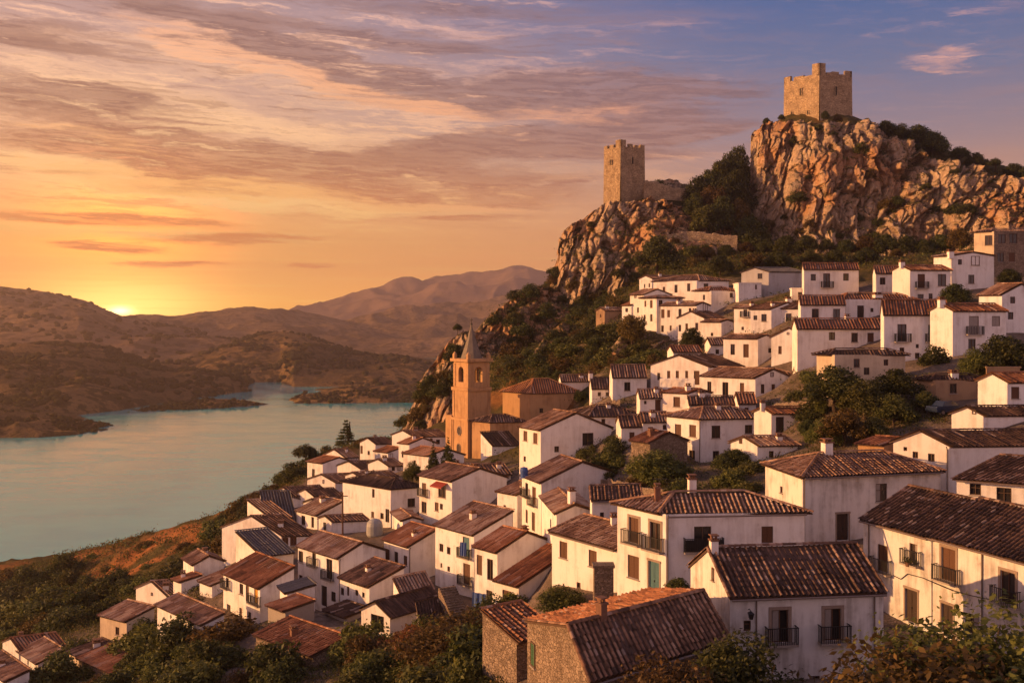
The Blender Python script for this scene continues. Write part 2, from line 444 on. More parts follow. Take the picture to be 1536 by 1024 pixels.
def tile_mat(name, stops, pale=0.10):
    m, t = new_mat(name)
    uv = t.n('ShaderNodeUVMap').outputs[0]
    oi = t.n('ShaderNodeObjectInfo')
    u, v, _ = t.sep(uv)
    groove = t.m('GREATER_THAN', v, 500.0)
    cell = t.xyz(t.m('FLOOR', u), t.m('FLOOR', v), t.m('MULTIPLY', oi.outputs['Random'], 97.0))
    wn_ = t.n('ShaderNodeTexWhiteNoise'); wn_.noise_dimensions = '3D'; t.put(wn_.inputs['Vector'], cell)
    pos = t.n('ShaderNodeNewGeometry').outputs['Position']
    blot = t.noise(pos, 0.55, 5, 0.65)
    f = t.m('ADD', t.m('MULTIPLY', wn_.outputs['Value'], 0.42), t.m('MULTIPLY', t.rng(blot, 0.3, 0.72, smooth=False), 0.60))
    f = t.m('ADD', f, t.m('MULTIPLY', t.m('SUBTRACT', oi.outputs['Random'], 0.5), 0.38))
    col = t.ramp(f, stops)
    r_, g_, b_ = t.sep(wn_.outputs['Color'])
    col = t.mix(t.m('MULTIPLY', t.m('GREATER_THAN', g_, 1.0 - pale * 0.5), 0.5), col, rgba(0.46, 0.33, 0.25))
    # shade and dirt of the channels between the cover tiles, painted into the colour
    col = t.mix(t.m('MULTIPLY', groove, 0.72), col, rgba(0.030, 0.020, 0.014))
    lich = t.rng(t.noise(pos, 2.6, 5, 0.7), 0.58, 0.72)
    col = t.mix(t.m('MULTIPLY', lich, 0.45), col, rgba(0.16, 0.125, 0.08))
    finish(t, col, 0.9, t.noise(pos, 7.0, 3, 0.6), 0.35, 0.03, 0.15)
    return m
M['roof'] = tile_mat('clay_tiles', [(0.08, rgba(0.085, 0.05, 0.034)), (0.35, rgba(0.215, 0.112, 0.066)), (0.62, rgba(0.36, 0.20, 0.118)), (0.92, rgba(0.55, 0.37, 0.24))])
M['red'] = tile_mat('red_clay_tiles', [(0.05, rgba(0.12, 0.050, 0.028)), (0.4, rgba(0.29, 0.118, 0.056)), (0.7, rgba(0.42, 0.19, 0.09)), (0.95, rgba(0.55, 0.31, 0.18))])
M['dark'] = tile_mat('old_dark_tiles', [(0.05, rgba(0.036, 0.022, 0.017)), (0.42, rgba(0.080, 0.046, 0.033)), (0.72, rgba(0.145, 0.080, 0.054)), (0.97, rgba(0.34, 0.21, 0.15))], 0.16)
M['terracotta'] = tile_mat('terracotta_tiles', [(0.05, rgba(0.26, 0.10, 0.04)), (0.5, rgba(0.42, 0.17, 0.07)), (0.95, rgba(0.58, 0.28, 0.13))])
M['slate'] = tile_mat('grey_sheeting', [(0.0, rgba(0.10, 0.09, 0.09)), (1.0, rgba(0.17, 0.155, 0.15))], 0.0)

def flat_mat(name, c, rough=0.7, nz=0.25, scale=6.0, spec=0.3):
    m, t = new_mat(name)
    pos = t.n('ShaderNodeNewGeometry').outputs['Position']
    oi = t.n('ShaderNodeObjectInfo')
    f = t.m('MULTIPLY', t.rng(t.noise(pos, scale, 4, 0.6), 0.3, 0.7), nz)
    col = t.mix(f, rgba(*c), rgba(c[0] * 0.5, c[1] * 0.48, c[2] * 0.45))
    col = t.mix(t.m('MULTIPLY', oi.outputs['Random'], 0.3), col, rgba(c[0] * 0.7, c[1] * 0.66, c[2] * 0.62))
    finish(t, col, rough, t.noise(pos, scale * 2, 3, 0.6), 0.15, 0.02, spec)
    return m
M['wood'] = flat_mat('brown_shutter_wood', (0.115, 0.05, 0.026))
M['wood2'] = flat_mat('dark_door_wood', (0.05, 0.028, 0.02))
M['teal'] = flat_mat('teal_shutter_paint', (0.07, 0.16, 0.18))
M['green'] = flat_mat('green_shutter_paint', (0.05, 0.12, 0.06))
M['greyshut'] = flat_mat('grey_shutter_paint', (0.33, 0.28, 0.25))
M['iron'] = flat_mat('black_wrought_iron', (0.018, 0.016, 0.016), 0.5)
M['frame'] = flat_mat('window_frame_wood', (0.13, 0.075, 0.045))
M['slab'] = flat_mat('concrete_slab', (0.36, 0.30, 0.25))
M['surround'] = flat_mat('stone_surround', (0.30, 0.22, 0.17))
M['soffit'] = flat_mat('eaves_board', (0.10, 0.055, 0.035))
M['brick'] = flat_mat('brick', (0.21, 0.105, 0.065), 0.9, 0.5)
M['blue'] = flat_mat('blue_cloth', (0.06, 0.11, 0.30))
M['redc'] = flat_mat('red_canvas', (0.33, 0.05, 0.03))
M['pipe'] = flat_mat('metal_pipe', (0.20, 0.15, 0.12), 0.5)
M['rust'] = flat_mat('rust_orange_plaster', (0.30, 0.115, 0.045), 0.95, 0.6, 1.2)
M['lead'] = flat_mat('spire_slates', (0.20, 0.16, 0.12), 0.7, 0.6, 1.5)
M['tank'] = flat_mat('grey_tank', (0.34, 0.33, 0.30), 0.5)
M['carpaint'] = flat_mat('dark_blue_car_paint', (0.02, 0.03, 0.06), 0.25, 0.1)
M['rubber'] = flat_mat('black_rubber', (0.012, 0.012, 0.012), 0.8)
def glass_mat():
    m, t = new_mat('window_glass')
    oi = t.n('ShaderNodeObjectInfo')
    col = t.mix(oi.outputs['Random'], rgba(0.012, 0.011, 0.012), rgba(0.05, 0.04, 0.035))
    finish(t, col, 0.12, None, spec=0.5)
    return m
M['glass'] = glass_mat()
# ------------------------------------------------------------------ the houses of the village
# wall, roof material, x of the near corner, x of the left end, x of the right end, eaves row, base row, distance,
# heading of the right face, heading of the left face, roof form, pitch, openings, label, options
# openings: face 'L'/'R', kind, x, top row, bottom row (read off the photograph, turned into metres on the wall)
HOUSES = [
 # ---- foreground, right
 ('old','dark',1095,1036,1325,893,1034,58,7,9,'gr',.55,'R:B1170,914,963 B1249,912,960 s1222,1013,1034 w1121,930,946 L:v1070,851,870 s1054,887,895',
  'nearest white house, dark tiled gable roof, two barred balcony doors in stone surrounds', dict(ch=[(.02,.46,.75,.45)],tube=[1134,1311])),
 ('old','dark',1397,1295,1560,805,957,68.3,22.6,22.6,'gl',.45,'L:b1324,817,857 b1370,815,845 d1367,884,933 ',
  'peeling corner house on the cobbled lane, flower pots on its small balcony', dict(w=9,tube=[1304])),
 ('old','dark',1622,1397,1700,863,1035,58,22.6,22.6,'gl',.46,'L:B1423,822,871 B1512,857,905 d1421,906,950 W1458,921,950 ',
  'stained house at the right edge of the lane with two iron balconies and a drainpipe', dict(w=9.2,tube=[1474])),
 ('old','roof',1204,1148,1411,715,822,85,14,10,'hip',.34,'R:w1322,725,752 s1366,728,744 d1264,770,810 L:s1172,729,739',
  'long greyish weathered house with a dark doorway, white chimney on its low ridge', dict(ch=[(.32,.5,1.35,.75)],tube=[1206])),
 ('white','roof',999,926,1207,771,893,72,5,36,'hip',.40,'L:B951,776,814 B983,783,824 w950,833,867 A981,842,892 R:X1054,789,812 w1151,789,814',
  'large cream-lit corner house, arched teal door below two slim balconies', dict(ch=[(.12,.5,.7,.4),(.42,.62,1.25,.55)],tube=[1000])),
 ('white','roof',926,828,985,823,893,82,10,37,'gl',.42,'L:w845,812,837 w889,825,850 s868,873,885',
  'low white house tucked against the large corner house, sagging tiled roof sloping left', dict(w=6)),
 ('white','roof',888,885,962,750,790,90,10,30,'gr',.3,'R:s903,768,776','little white gap house whose roof peeps over the sagging roof', dict(l=5)),
 ('white','roof',835,813,890,770,808,96,22,55,'gl',.34,'L:s826,778,792 R:s876,776,783','narrow white house with a tall white chimney, long dark roof running uphill', dict(l=9,ch=[(.45,.1,1.3,.6)])),
 ('stone','roof',885,None,1090,1017,1060,47.5,38,18,'gr',.62,'','foreground rubble stone house with long dark tiles in front and bright orange tiles behind', dict(l=9.2,rf=.29,back='red',ch=[(.22,.29,.75,.42)],extra='shutter')),  # sunlit look of the back slope put into the colour: redder tiles
 ('stone','red',775,724,800,962,1030,60,35,25,'sr',.2,'','small rough stone outhouse with an orange tiled lid beside the long dark-tiled stone house', dict(l=4)),
 # ---- middle band, left to centre
 ('white','roof',811,779,917,645,704,130,14,32,'gl',.42,'L:w788,646,661 w803,649,665 s787,684,692 R:W882,649,668 s882,690,701 s835,669,678',
  'tall plain white gable house right of the church with one framed window high up', dict()),
 ('white','dark',884,850,966,624,668,142,5,30,'hip',.42,'R:s905,628,635 s951,632,640','white house with broad dark fine-tiled hip roof behind the tall plain gable house', dict()),
 ('white','roof',812,783,932,724,802,115,30,22,'gl',.34,'L:B790,724,744 b801,730,757 v790,764,784 v800,768,796','white gable house with two tall brown windows and a pale balcony, below the church', dict()),
 ('white','roof',678,629,760,722,794,130,24,42,'gl',.36,'L:B636,724,743 W663,726,746 w636,752,769 w655,753,766 s662,755,764','white house with a red awning over its loggia, below the church steps', dict(awn=(663,724))),
 ('white','roof',604,588,632,781,800,131,15,30,'gl',.3,'','low white annex with a rust roof left of the red-awning house', dict(l=6)),
 ('white','roof',711,653,769,802,906,105,30,41,'sl',.42,'L:s662,815,827 s673,820,831 v662,844,851 s673,849,857 T699,805,835 B700,845,876 s680,877,885 s699,900,908',
  'three-storey white house with blue cloth hanging on its upper balcony', dict()),
 ('white','red',746,712,833,828,914,98,34,42,'gl',.42,'L:v719,832,862 v735,838,870 d734,885,913','white house with orange-red roof and two tall narrow shuttered windows', dict()),
 ('white','red',778,743,856,879,926,92,38,45,'sl',.36,'L:d760,885,922','small white house with a tall brown door under a steep lean roof', dict()),
 ('white','dark',585,542,665,925,960,95,48,52,'gr',.52,'L:O566,922,946','little whitewashed hut with corrugated dark roof and open red-brown porch', dict()),
 ('white','red',613,576,654,820,876,112,30,40,'sl',.44,'L:w581,823,840 d594,827,849 w608,833,847','white house with bright red roof squeezed between the two biggest left-hand houses', dict(tube=[614])),
 ('white','roof',508,447,578,837,940,110,38,44,'gl',.42,'L:w451,826,843 b471,829,848 b494,838,868 v451,862,886 v465,871,899 d486,878,909 s500,887,902 d462,912,936',
  'tall cream-lit three-storey house with long shared balcony, left half of village', dict(tube=[509])),
 ('white','roof',554,510,606,880,908,104,36,44,'sl',.34,'L:s513,881,892 v522,879,893 s535,884,893 s545,888,896','low white annex with four small windows at the foot of the tall three-storey house', dict()),
 ('slab','dark',520,488,552,926,944,101,30,45,'sl',.22,'','brown flat shed roof over a yard beside the little hut', dict()),
 ('white','red',390,335,441,882,948,108,30,42,'sl',.46,'L:B341,866,881 w362,875,891 v371,878,902 Y384,882,905 d343,906,930 v361,911,931 d374,917,939',
  'white house with dark balconies, one glowing yellow shutter and a red lean roof', dict()),
 ('white','roof',304,236,336,937,966,102,30,45,'sl',.36,'','low house under one broad reddish roof left of the yellow-shutter house', dict()),
 ('white','roof',291,275,336,847,880,125,30,35,'gl',.45,'L:s284,858,864','small white gable cottage standing at the edge of the scrub', dict()),
 ('white','roof',422,333,470,804,828,135,10,60,'gr',.38,'R:w428,806,818 w440,805,818','long pale gable wall house with two dark windows at its right end', dict()),
 ('white','slate',392,354,440,834,862,118,30,40,'sr',.24,'L:w362,838,848','house with a grey sheet roof and roof terrace behind the yellow-shutter house', dict()),
 ('white','roof',405,371,418,777,800,150,12,40,'sr',.2,'L:d380,783,797','ruined-looking white terrace house at the left tip of the village', dict()),
 ('grey','slate',400,390,446,786,796,152,4,20,'sr',.65,'','shed with a steep grey roof at the left tip of the village', dict(l=6)),
 ('white','roof',476,445,514,773,798,148,30,45,'sl',.42,'L:w455,773,787 v469,775,791','white cottage with rising brown roof and two brown windows by the utility pole', dict()),
 ('white','roof',497,478,553,782,802,138,12,45,'gr',.34,'L:d487,783,797','low cottage with a ragged rust roof right beside the utility pole', dict()),
 ('white','dark',586,514,633,733,800,142,26,50,'hip',.42,'L:v560,733,746 w559,767,776 s573,769,778 v581,763,783 R:W617,747,760','big plain white house with a dark hip roof in the middle of the left cluster', dict()),
 ('white','roof',470,446,512,744,764,165,15,50,'gr',.4,'L:s462,750,755','small pinkish cottage with white gable above the steep grey shed', dict()),
 ('white','roof',440,411,447,744,761,167,20,52,'gr',.45,'L:s431,750,757','pale gable cottage with one dark window near the lake edge of the village', dict(w=6)),
 ('white','red',409,389,420,752,770,166,15,50,'gl',.3,'L:s404,755,760','outermost small white cottage with an orange roof nearest the lake', dict(w=5)),
 ('white','roof',503,461,545,724,742,172,14,58,'gr',.34,'L:v485,719,725','low white gable house in the third row up from the lake edge', dict()),
 ('white','roof',517,486,537,686,708,190,14,52,'gr',.42,'R:s522,690,694 s531,686,695','clean white gable house on the crest beside the umbrella-shaped tree', dict()),
 ('white','red',484,461,492,695,718,186,14,52,'gl',.32,'L:d470,703,716','white cottage with a small dark porch at the crest edge', dict(w=6)),
 ('white','dark',540,506,552,703,716,181,12,52,'gr',.34,'','flat-looking cottage with dark brown roof between the crest houses', dict(w=7)),
 ('white','roof',563,540,590,666,694,200,14,52,'gr',.45,'L:s553,676,682 v541,668,680','tall white gable house on the skyline next to the dark pine', dict()),
 ('white','red',582,562,588,679,697,190,12,50,'gl',.34,'R:s573,680,688','tiny cottage with a bright rust roof under the skyline gable house', dict(w=5)),
 ('white','roof',620,588,674,655,696,192,8,55,'gr',.36,'L:s600,668,674 R:v622,656,666 v632,655,668 v647,657,666 s657,659,666','long cream house with a row of upright windows left of the church', dict()),
 ('white','red',614,598,620,666,690,182,14,50,'gl',.4,'L:v604,676,686','narrow house with red pointed roof in front of the row of upright windows', dict(w=5)),
 ('white','red',643,605,650,684,704,166,14,52,'gl',.34,'L:s622,690,696','little white house with orange roof beside the two cypresses', dict(w=6)),
 ('white','roof',582,552,606,699,716,174,14,52,'gr',.38,'L:s560,704,709 R:s590,700,706 s598,699,705','double-roofed white cottage just above the big plain white house', dict()),
 ('white','roof',540,518,556,716,732,160,14,52,'gr',.34,'R:s548,719,724','small cottage filling the row behind the big plain white house', dict(w=6)),
 ('white','roof',480,455,500,758,772,158,14,52,'gr',.36,'','half-hidden white cottage behind the rising brown roof', dict(w=6)),
 ('white','roof',776,746,800,742,800,122,20,45,'gl',.34,'L:s757,757,764 d765,764,790','thin white infill house with rooftop clutter between awning house and pale balcony house', dict(w=6)),
 ('white','slate',431,420,443,890,918,104,30,40,'sl',.15,'','little white lean-to box against the shaded wall of the dark-balcony house', dict(l=3)),
 ('slab','red',428,402,448,917,934,100,30,45,'sl',.2,'','rusty canopy roof in the yard right of the dark-balcony house', dict()),
 ('white','roof',602,590,650,893,908,100,40,45,'sr',.3,'','long narrow tile-capped wall just behind the little hut', dict(l=3)),
 ('slab','dark',632,625,674,944,966,90,46,45,'sr',.5,'','tiny lean-to with ridged dark tiles at the lower right of the little hut', dict(l=3)),
 ('white','roof',720,700,766,712,738,136,10,40,'gr',.3,'R:s740,722,730','low roof between the church garden wall and the awning house', dict(l=6)),
 ('white','slab',1188,1185,1242,433,452,172,6,40,'flat',.1,'R:s1200,438,446 s1222,438,446','low flat white row below the grey barn', dict(l=4)),
 ('white','roof',668,648,690,704,722,150,14,50,'gr',.34,'','half-seen white cottage under the two cypresses', dict(w=5)),
 # ---- centre right
 ('white','roof',1051,1000,1152,628,708,120,9,40,'hip',.42,'L:w1017,636,653 w1039,637,655 w1038,675,690 R:w1074,638,657 W1123,637,650 w1074,676,690','handsome two-storey white house with hipped brown roof behind the round leafy trees', dict(tube=[1050])),
 ('white','red',1157,1131,1240,620,656,116,4,40,'gr',.46,'R:d1170,625,650 v1217,626,646','white house with a vivid red roof sloping to the front, left of the leafy grove', dict(ch=[(.0,.5,.6,.5)])),
 ('white','roof',1136,1096,1197,668,694,105,6,42,'gr',.42,'R:w1157,676,686 L:v1111,657,665','small low white gable house between the leafy tree and the weathered long house', dict()),
 ('white','roof',1133,1052,1187,567,610,138,16,52,'gl',.40,'L:v1064,572,588 v1088,573,596 v1113,574,590 R:v1144,576,590 v1160,576,590 s1158,558,565','house with three upright windows on its glowing side and a shaded white gable', dict()),
 ('white','roof',1160,1120,1207,566,592,143,10,40,'hip',.4,'R:s1185,582,592','hidden white house whose brown roof meets the shaded gable', dict()),
 ('white','dark',1062,976,1114,550,590,150,8,58,'gr',.34,'L:v988,559,570 v1003,556,568 v1016,556,568 v1030,556,567 v1045,556,577','wide glowing gable-fronted house with five openings and a walled terrace', dict()),
 ('white','roof',919,914,970,566,594,153,8,30,'gr',.46,'R:w941,573,586','plain white house with a square brown roof at the foot of the scrub slope', dict(l=7,ch=[(.42,.85,.4,.5)])),
 ('white','dark',888,884,920,583,604,160,6,30,'gr',.5,'R:s899,588,594 s911,588,594','small house with a dark roof and white chimney right of the church nave', dict(l=6,ch=[(.0,.5,.8,.6)])),
 ('white','roof',842,838,886,572,612,192,6,30,'gr',.4,'R:s866,584,592','stepped white house joined to the right end of the church nave', dict(l=5)),
 ('white','roof',960,955,995,597,622,132,10,35,'gr',.34,'R:s968,601,606 d987,599,617','tiny white house with a narrow dark door under a rust roof', dict(l=5)),
 ('white','red',1034,994,1053,590,618,130,12,58,'gl',.3,'L:w1015,595,610','cube-like white house with a low red roof and one brown window', dict()),
 ('white','roof',1034,1030,1102,607,630,127,6,30,'gr',.3,'','flat brown roof strip just behind the handsome hipped house', dict(l=5)),
 ('white','roof',964,958,1002,633,660,124,10,30,'gr',.34,'R:w976,640,651 s997,637,644','small white house with arched hole left of the handsome hipped house', dict(l=5)),
 ('stone','red',975,957,1001,664,690,117,20,40,'gl',.4,'','stone shed with a red roof above the round leafy tree', dict(w=5)),
 ('white','roof',1172,1164,1211,581,606,141,8,40,'gr',.42,'R:s1190,588,596','small white house wedged under the tall pointed gable', dict(l=6)),
 ('white','red',1108,1101,1134,605,630,124,6,40,'gr',.4,'R:s1120,611,619','sliver of a white house between the handsome hipped house and the vivid red roof', dict(l=5)),
 ('white','red',1010,1001,1052,528,541,165,8,40,'gr',.35,'','low roofs half sunk in the bank beneath the lone dark tree', dict(l=5)),
 ('white','roof',1066,1057,1086,517,540,168,8,40,'gr',.4,'R:s1076,524,531','small white cube right of the lone dark tree', dict(l=5)),
 ('white','red',272,260,302,873,890,123,20,45,'sl',.25,'','low shed in front of the small white gable cottage by the scrub', dict()),
 ('white','roof',1196,1188,1238,566,592,139,7,40,'gr',.42,'R:s1216,575,584','white house on the bank just above the dark tree left of the grove', dict(l=5)),
 ('white','roof',932,924,963,640,666,124,9,40,'gr',.42,'R:w948,648,659','small white house above the flowering bushes right of the tall plain gable house', dict(l=5)),
 ('white','roof',318,306,340,878,900,119,28,45,'sl',.3,'','low lean-to between the small white gable cottage and the dark-balcony house', dict()),
 # ---- upper cluster
 ('white','roof',978,959,1026,418,440,222,12,52,'gr',.4,'L:v967,426,432 v974,425,431','topmost gable house of the upper cluster under the ruined wall', dict()),
 ('white','roof',1045,980,1093,421,448,212,8,56,'hip',.34,'L:v996,430,440 v1014,427,439 v1033,425,437 R:w1059,425,435','broad glowing house with three orange shutters near the top of the upper cluster', dict()),
 ('white','roof',966,945,990,442,480,207,14,45,'gl',.36,'L:s953,442,447 v957,461,469','narrow glowing house at the upper cluster with a small high window', dict(w=6)),
 ('white','red',947,933,958,458,482,209,12,50,'gl',.4,'L:s940,462,468','leftmost house of the upper cluster with a bright red lean-to roof', dict(w=5)),
 ('white','roof',985,961,1024,447,497,200,20,40,'hip',.2,'L:v968,451,460 v977,450,462 v967,472,481 v977,471,482 R:w991,450,459','two-storey glowing house with four upright windows and a dark loggia', dict()),
 ('white','roof',1045,991,1064,458,499,195,18,55,'gl',.38,'L:v993,464,477 v1003,465,476 v1020,463,475 s1035,462,467 v993,488,498 v1006,488,496 R:w1058,455,466','long two-storey house with a shaded right gable in the upper cluster', dict()),
 ('white','roof',1056,1017,1084,477,509,185,12,56,'gr',.44,'L:v1019,487,497 v1030,485,495 v1045,484,495','gable-fronted glowing house just above the lone dark tree', dict()),
 ('white','roof',1082,1053,1100,483,508,180,14,56,'gl',.32,'L:s1068,499,504','small blank glowing house right of the gable above the lone dark tree', dict()),
 ('white','red',1067,1041,1107,436,472,204,12,56,'hip',.4,'L:v1056,442,450 R:w1097,439,446','house with a dark red roof and tall shaded white wall in the upper cluster', dict()),
 ('white','slab',1108,1100,1142,425,448,200,8,40,'flat',.1,'R:v1134,427,434','boxy flat-roofed white house beside the grey barn', dict(l=7)),
 ('grey','slate',1153,1112,1204,408,448,205,6,56,'gr',.30,'L:W1140,410,418','big grey barn with a plain shaded wall and low grey roof', dict(w=None)),
 ('tan','roof',907,894,935,466,485,215,8,50,'gr',.5,'L:v901,471,476','tiny orange-lit gable chapel house standing alone on the scrub slope', dict()),
 ('white','roof',1126,1101,1144,462,502,172,14,56,'gl',.36,'L:b1118,464,475 s1114,490,495','glowing house with a dark red balcony corner in the upper cluster', dict()),
 ('white','roof',1157,1126,1165,464,492,169,8,64,'gl',.36,'L:s1133,473,480 w1146,471,482','small glowing house with two brown shutters left of the twin chimney wall', dict(w=6)),
 ('white','dark',1200,1157,1212,463,492,168,8,66,'gl',.40,'L:w1165,471,482 w1183,470,482','glowing house with two brown shutters right of the twin chimney wall', dict(w=6,ch=[(.5,.98,.5,.9)])),
 ('white','roof',1137,1085,1162,508,552,155,16,58,'gl',.36,'L:v1099,516,532 v1119,516,536 R:s1155,522,529','glowing blank-ish house with two slim grey shutters left of the tall pointed gable', dict()),
 ('white','roof',1210,1157,1240,506,564,150,10,60,'gr',.50,'L:v1170,519,531 v1193,519,532 s1182,498,502 s1203,547,556','tall pointed glowing gable house with two faint slit windows', dict()),
 ('white','red',1201,1197,1268,457,484,151,5,30,'gr',.45,'R:w1223,463,478 w1255,463,478','white terrace house with two dark windows under a neat striped red roof', dict(l=6)),
 ('white','red',1269,1243,1374,449,484,154,4,30,'hip',.5,'R:d1291,458,479 s1308,462,468','wide house with a big striped red hip roof and a dark balcony door', dict(ch=[(.46,.05,.1,1.2)])),
 ('white','red',1196,1188,1326,493,522,138,4,30,'gr',.42,'R:s1248,498,510 w1282,499,513 w1306,499,513','long low house with two pale shutters under a bright striped red roof', dict(l=6)),
 ('white','red',1326,1321,1423,472,548,125,3,30,'gr',.5,'R:B1353,486,512 T1399,487,512 s1376,516,522 s1376,529,538 s1393,529,537 s1353,521,530','tall white house with one teal shuttered balcony and one dark balcony side by side', dict(l=7,tube=[1420])),
 ('white','red',1429,1418,1509,466,534,122,4,35,'gr',.5,'R:G1461,474,501 Z1494,474,489 w1458,508,524','white house with bare stone showing on its lower wall, pale grey shutters', dict(ch=[(.0,.5,.6,.7)])),
 ('white','roof',1503,1481,1562,442,498,130,6,40,'gl',.5,'R:s1519,445,455 s1516,468,479','white gable house at the right edge with two small square windows', dict()),
 ('white','red',1206,1203,1288,404,447,168,6,30,'gr',.36,'R:s1220,411,421 b1240,410,431 s1269,410,421','isolated white house with a balcony door in the uppermost row under the crag', dict(l=6,ch=[(.85,.8,.4,.5)])),
 ('white','red',1314,1309,1361,410,444,162,6,35,'gr',.4,'R:s1324,416,427 w1346,415,427','small white house with two windows in the uppermost row', dict(l=6,ch=[(.45,.8,.5,.4)])),
 ('white','red',1365,1356,1426,405,457,155,4,38,'gr',.45,'R:B1382,411,432 w1413,411,429 s1381,441,453 v1396,440,455','white house with a thin balcony right of the small two-window one, uppermost row', dict(ch=[(.02,.5,.6,.7)])),
 ('white','roof',1427,1418,1491,384,437,158,4,36,'gl',.16,'R:s1440,389,397 W1463,384,398 w1457,412,425','tall white house with a long dark loggia high up beside the stone mansion', dict(ch=[(.0,.05,.7,.8)])),
 ('stone','roof',1491,1461,1592,347,417,172,5,45,'hip',.25,'R:Q1503,351,365 Q1520,350,365 w1501,379,393 w1518,379,393 L:w1483,353,368','three-storey stone mansion with paired framed windows at the right edge', dict(lwall='cream')),
 ('cream','dark',1252,1225,1358,532,580,115,4,40,'hip',.42,'R:w1285,538,551 s1329,539,548 s1300,551,562','long cream house with sagging dark roof rising behind the leafy grove', dict()),
 ('tan','dark',1404,1377,1479,570,608,108,4,40,'hip',.45,'R:w1430,575,590 v1468,576,590','brown mud-coloured house with a ruined dark roof right of the leafy grove', dict()),
 ('tan','slab',1480,1476,1530,552,604,109,4,30,'flat',.1,'','rosy bare-walled building behind the small white house at the right edge', dict(l=5)),
 ('white','red',1511,1497,1580,573,610,100,5,38,'gr',.5,'R:w1523,580,598','small white house with a grey window at the right edge below the stone mansion', dict()),
 ('white','dark',1475,1447,1575,623,646,98,5,48,'gr',.46,'L:s1461,614,621','low white gable house just above the biggest gabled house on the right', dict()),
 ('white','dark',1424,1340,1600,669,750,92,5,52,'gr',.46,'L:s1373,677,687 s1397,680,692 s1358,670,676 R:W1502,684,703','biggest gabled white house on the right with a wide dark tiled roof', dict(tube=[1421])),
 ('ochre','red',1326,1287,1345,668,692,97,10,55,'gl',.3,'','low orange wall and lean roof touching the biggest gabled house', dict(w=4)),
 ('white','dark',1640,1435,1720,733,800,76,10,60,'gl',.42,'L:W1463,725,742 W1506,731,753','pinkish white house with two big brown shutters cut by the right edge', dict(w=8)),
 # ---- lower left corner
 ('white','roof',57,28,96,995,1014,118,28,45,'sl',.4,'L:s42,990,997','white house with broad reddish roof near the bottom left corner', dict()),
 ('white','red',28,4,40,974,1003,122,25,50,'gr',.4,'','leftmost white gable end at the picture edge', dict(w=5)),
 ('cream','roof',190,150,212,932,978,115,25,58,'sl',.42,'L:w176,940,952','tower-like pinkish house standing above the bushes at lower left', dict()),
 ('cream','dark',128,104,176,988,1006,112,25,50,'sl',.3,'','half-buried cottage with dark lean roof below the tower-like pinkish house', dict()),
 ('white','roof',250,204,275,894,915,131,15,55,'gr',.42,'L:s228,888,893','white cottage with a terrace in the scrub above the tower-like pinkish house', dict()),
 ('white','roof',10,-30,44,1022,1040,104,28,45,'sl',.36,'','roof filling the extreme bottom left corner', dict()),
 ('stone','red',175,118,200,1012,1030,104,28,50,'sl',.3,'','stone shed with a rough red roof among the lower left bushes', dict()),
 ('stone','red',470,384,522,984,1010,90,28,48,'sl',.36,'','low stone barn with a large rough red roof below the dark-balcony house', dict()),
]
# ---- church: built with the same builder
CHURCH_HALLS = [
 ('ochre','terracotta',795,754,870,589,652,180,10,48,'hip',.66,'R:s812,612,619'),
 ('ochre','dark',735,708,788,633,694,172,12,50,'hip',.5,''),
 ('white','dark',738,732,780,668,700,166,10,40,'sr',.6,''),
]
# ------------------------------------------------------------------ terrain
def solve(h):
    """near corner, unit headings and lengths of a footprint"""
    wm, rm, x0, xl, xr, ye, yb, D, tr, tl, roof, pitch, win, label, o = h
    p0 = np.array(P(x0, ye, D))
    r = np.array((math.cos(rad(tr)), math.sin(rad(tr)))); l = np.array((-math.sin(rad(tl)), math.cos(rad(tl))))
    kr = (xr - CX) / F
    wlen = o.get('w') or (kr * D - p0[0]) / (r[0] - kr * r[1])
    if o.get('l'):
        # depth given: turn the left face so that it ends where the photo shows it
        dl = o['l']
        if xl is not None and wm != 'castle':
            best = min((abs((p0[0] - dl * math.sin(rad(a))) / (D + dl * math.cos(rad(a))) * F + CX - xl), a) for a in np.arange(-60, 70, .5))
            l = np.array((-math.sin(rad(best[1])), math.cos(rad(best[1]))))
    else:
        kl = (xl - CX) / F
        den = l[0] - kl * l[1]
        dl = (kl * D - p0[0]) / den if abs(den) > 1e-3 else 7
    if not 2.0 < dl < 20: print('depth?', label, round(dl, 2)); dl = min(max(dl, 3.0), 12.0)
    if not 2.0 < wlen < 26: print('width?', label, round(wlen, 2)); wlen = min(max(wlen, 3.0), 14.0)
    zb = (HY - yb) / F * D
    return p0, r, l, float(wlen), float(dl), zb

